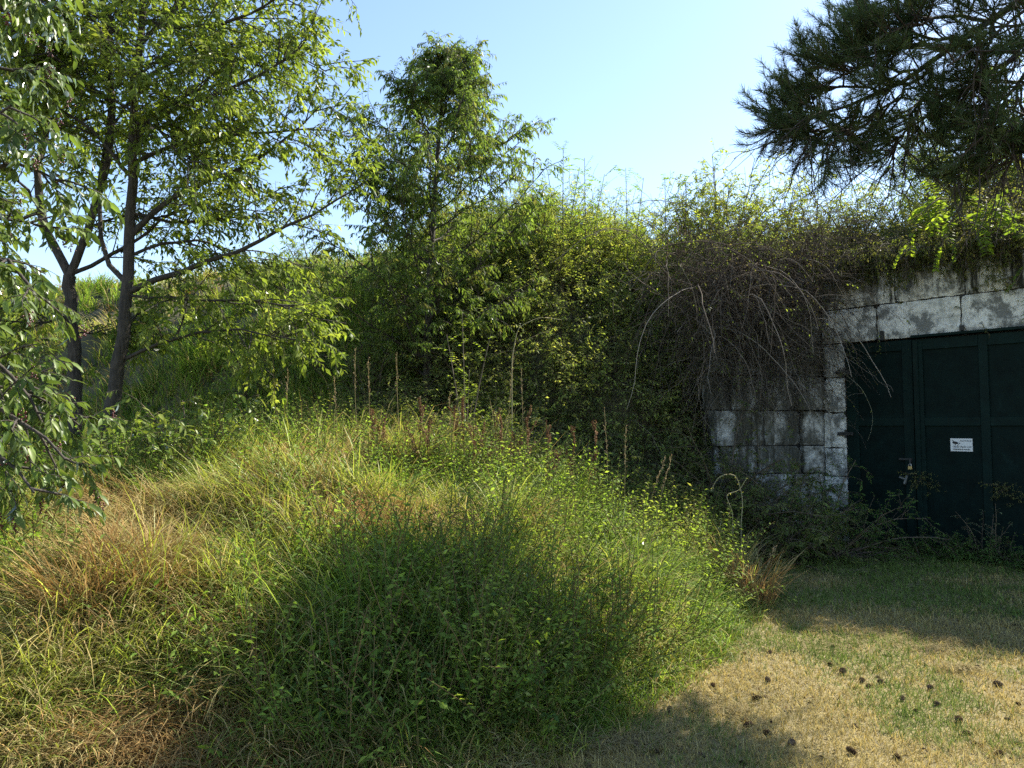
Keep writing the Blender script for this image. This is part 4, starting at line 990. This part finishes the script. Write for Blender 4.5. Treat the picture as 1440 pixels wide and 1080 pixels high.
# pale leafless spiny shoots in front of the wall plants
for (pts, d, lab) in (([(1042, 740), (1045, 700), (1035, 665), (1010, 668), (1000, 690)], 7.6, 'pale curled dry weed shoot sunlit in front of the dark wall plants'),
                      ([(1030, 720), (1020, 695), (1040, 690), (1050, 672)], 7.6, 'shorter pale dry weed shoot beside the curled one'),
                      ([(720, 505), (728, 460), (760, 445), (790, 450)], 9.0, 'long pale bent bare shoot arching above the grass hump')):
    acc = Acc(); c = resamp(wpoly(pts, d), 16)[None]; b0 = A([c[0, 0, 0], c[0, 0, 1], float(HZ(c[0, 0, 0], c[0, 0, 1]))-.03]); c = np.concatenate([resamp(A([b0, c[0, 0]]), 4)[None, :3], c], 1)
    tubes(acc, c, np.linspace(.006, .003, 19)[None], 5, A([.40, .36, .22])); rt = empty('dry_shoot', b0, lab, 'dry shoot'); acc.build('stem', M_stalk, rt, b0)
    l = Acc(); leafon(l, c, 22, .3, .03, .012, A([(.36, .36, .12), (.40, .36, .2)])); l.build('leaves', M_leaf, rt, b0)
# climbing vine hanging from the tree branch
c = resamp(wpoly([(372, 400), (378, 440), (384, 500), (386, 560), (388, 590)], 7.0), 16)[None]; acc = Acc(); tubes(acc, c, np.full((1, 16), .004), 4, A([.16, .13, .06])); org = c[0, -1].copy()
root = empty('hanging_vine', org, 'leafy yellow green vine hanging straight down from a tree branch', 'vine'); acc.build('stem', M_stalk, root, org)
l = Acc(); b = spawn(c, 26, 0, 1., 1.2, .10, 4, .8, .1); leafon(l, b, 5, .2, .05, .028, A([(.26, .31, .07), (.32, .34, .10)]), droop=.7); l.build('foliage', M_leaf, root, org)
# hay bushel tussock at the foot of the hump
acc = Acc()
def tussock(label, px, d, n, L, pal, group):
    b = A(gbase(px, d)); ac = Acc(); rr = rng.random(n)**.5*.2; ra = rng.random(n)*6.283
    P = np.stack([b[0]+rr*np.cos(ra), b[1]+rr*np.sin(ra), HZ(b[0]+rr*np.cos(ra), b[1]+rr*np.sin(ra))-.01], 1)
    blades(ac, P, ra+rng.normal(0, .7, n), L*rng.uniform(.5, 1.3, n), np.full(n, .0075), rng.uniform(.1, .6, n), rng.uniform(.5, 1.8, n), pick(pal, n, .2), nseg=4)
    tag(ac.build('grass_tussock', M_straw, None, b), label, 'grass tussock', group)
tussock('straw coloured dry grass tussock at the right foot of the hump beside the lawn', 1050, 6.75, 420, .55, A([(.42, .34, .17), (.30, .27, .09), (.25, .14, .07)]), None)
tussock('dry pale grass tussock higher on the right flank of the hump', 1015, 7.3, 300, .6, A([(.45, .38, .2), (.28, .28, .09)]), None)
tussock('thick pale straw tussock below the slender trees at left', 180, 6.0, 380, .5, A([(.46, .38, .2), (.36, .32, .14)]), None)
tussock('rust brown dry tussock low at the left of the picture', 130, 3.9, 500, .5, RUST, None)
tussock('rust brown dry tussock right of the lowest one', 215, 4.1, 500, .45, RUST, None)

# ---------------------------------------------------------------- pine cones on the lawn
ac = Acc()
nsc = 70
for i in range(nsc):
    t = (i+.5)/nsc; a = i*2.39996; z = .062*t; r = .016*math.sin(math.pi*(.12+.80*t))**.8
    p = A([math.cos(a)*r*.45, math.sin(a)*r*.45, z]); D = A([[math.cos(a), math.sin(a), .55]])
    leaves(ac, p[None], D, A([[0, 0, 1.]]), A([r*1.3+.004]), A([.012]), A([[.13, .095, .065]])*rng.uniform(.6, 1.4), bend=-.15, fold=-.3, detail=True)
ac.add(IV*A([.009, .009, .028])+A([0, 0, .03]), [IF], A([.04, .028, .02]))
cones = [(1045, 913), (1073, 916), (998, 955), (1060, 972), (1072, 971), (1076, 953), (1200, 950), (1219, 944), (1206, 958), (1234, 955), (1155, 928), (1172, 938), (1115, 953), (1128, 978), (1045, 1003), (1050, 1010), (1065, 1020), (1222, 933), (1350, 1034), (1350, 1022), (1405, 1032), (1243, 1049), (1192, 1048), (1190, 1014), (1310, 985), (1340, 955), (1396, 958), (1317, 912), (1337, 906), (1290, 930), (905, 1043), (910, 1045), (893, 1040), (935, 994), (909, 972), (1255, 978), (1270, 992), (1163, 905), (1420, 985), (1100, 1040), (1380, 1050), (985, 1052), (1030, 1060), (1295, 960), (1230, 915), (1405, 1003), (1335, 1003), (1357, 935)]
first = None
for i, (px, py) in enumerate(cones):
    d = CAMZ*F/(py-600); x = (px-720)/F*d
    if first is None: first = o = ac.build('pine_cone', M_stalk)
    else: o = first.copy(); COL.objects.link(o)
    o.location = (x, d, float(lawnh(A(x), A(d)))+rng.uniform(.0, .014)); o.rotation_euler = (rng.uniform(1.0, 2.0), 0, rng.random()*6.28); sc = rng.uniform(.42, .85); o.scale = (sc*rng.uniform(.8, 1.2), sc, sc*rng.uniform(.8, 1.2))
    tag(o, 'dark open pine cone lying on the dry lawn', 'pine cone', 'pine cones scattered on the lawn')

# ---------------------------------------------------------------- sky, sun, camera
SUN_AZ, SUN_EL = math.radians(53), math.radians(43)      # azimuth to the right of the view direction (+Y)
w = bpy.data.worlds.new('World'); SC.world = w; w.use_nodes = True; nt = w.node_tree; nt.nodes.clear()
sky = nt.nodes.new('ShaderNodeTexSky'); sky.sky_type = 'NISHITA'; sky.sun_disc = False; sky.sun_elevation = SUN_EL; sky.sun_rotation = SUN_AZ
sky.air_density = 1.0; sky.dust_density = .3; sky.ozone_density = 1.0
bg = nt.nodes.new('ShaderNodeBackground'); bg.inputs['Strength'].default_value = .104; wo = nt.nodes.new('ShaderNodeOutputWorld')
nt.links.new(sky.outputs[0], bg.inputs[0]); nt.links.new(bg.outputs[0], wo.inputs[0])
sl = bpy.data.lights.new('sun', 'SUN'); sl.energy = 4.7; sl.angle = math.radians(.5); sl.color = (1, .93, .82)
so = bpy.data.objects.new('sun', sl); COL.objects.link(so)
sd = Vector((math.sin(SUN_AZ)*math.cos(SUN_EL), math.cos(SUN_AZ)*math.cos(SUN_EL), math.sin(SUN_EL)))
so.rotation_euler = sd.to_track_quat('Z', 'Y').to_euler()
cam = bpy.data.cameras.new('camera'); co = bpy.data.objects.new('camera', cam); COL.objects.link(co); SC.camera = co
cam.sensor_width = 36; cam.lens = 36*F/1440; cam.clip_end = 6000; cam.clip_start = .05
co.location = (0, 0, CAMZ); co.rotation_euler = (math.pi/2+ALPHA, 0, 0)
vs = SC.view_settings; vs.view_transform = 'Standard'; vs.look = 'None'; vs.exposure = 1.52; vs.gamma = 1; vs.use_curve_mapping = False
SC.cycles.max_bounces = 8; SC.cycles.transmission_bounces = 4; SC.cycles.transparent_max_bounces = 4; SC.cycles.diffuse_bounces = 4
SC.cycles.use_denoising = False
bpy.data.materials.remove(M_twig)
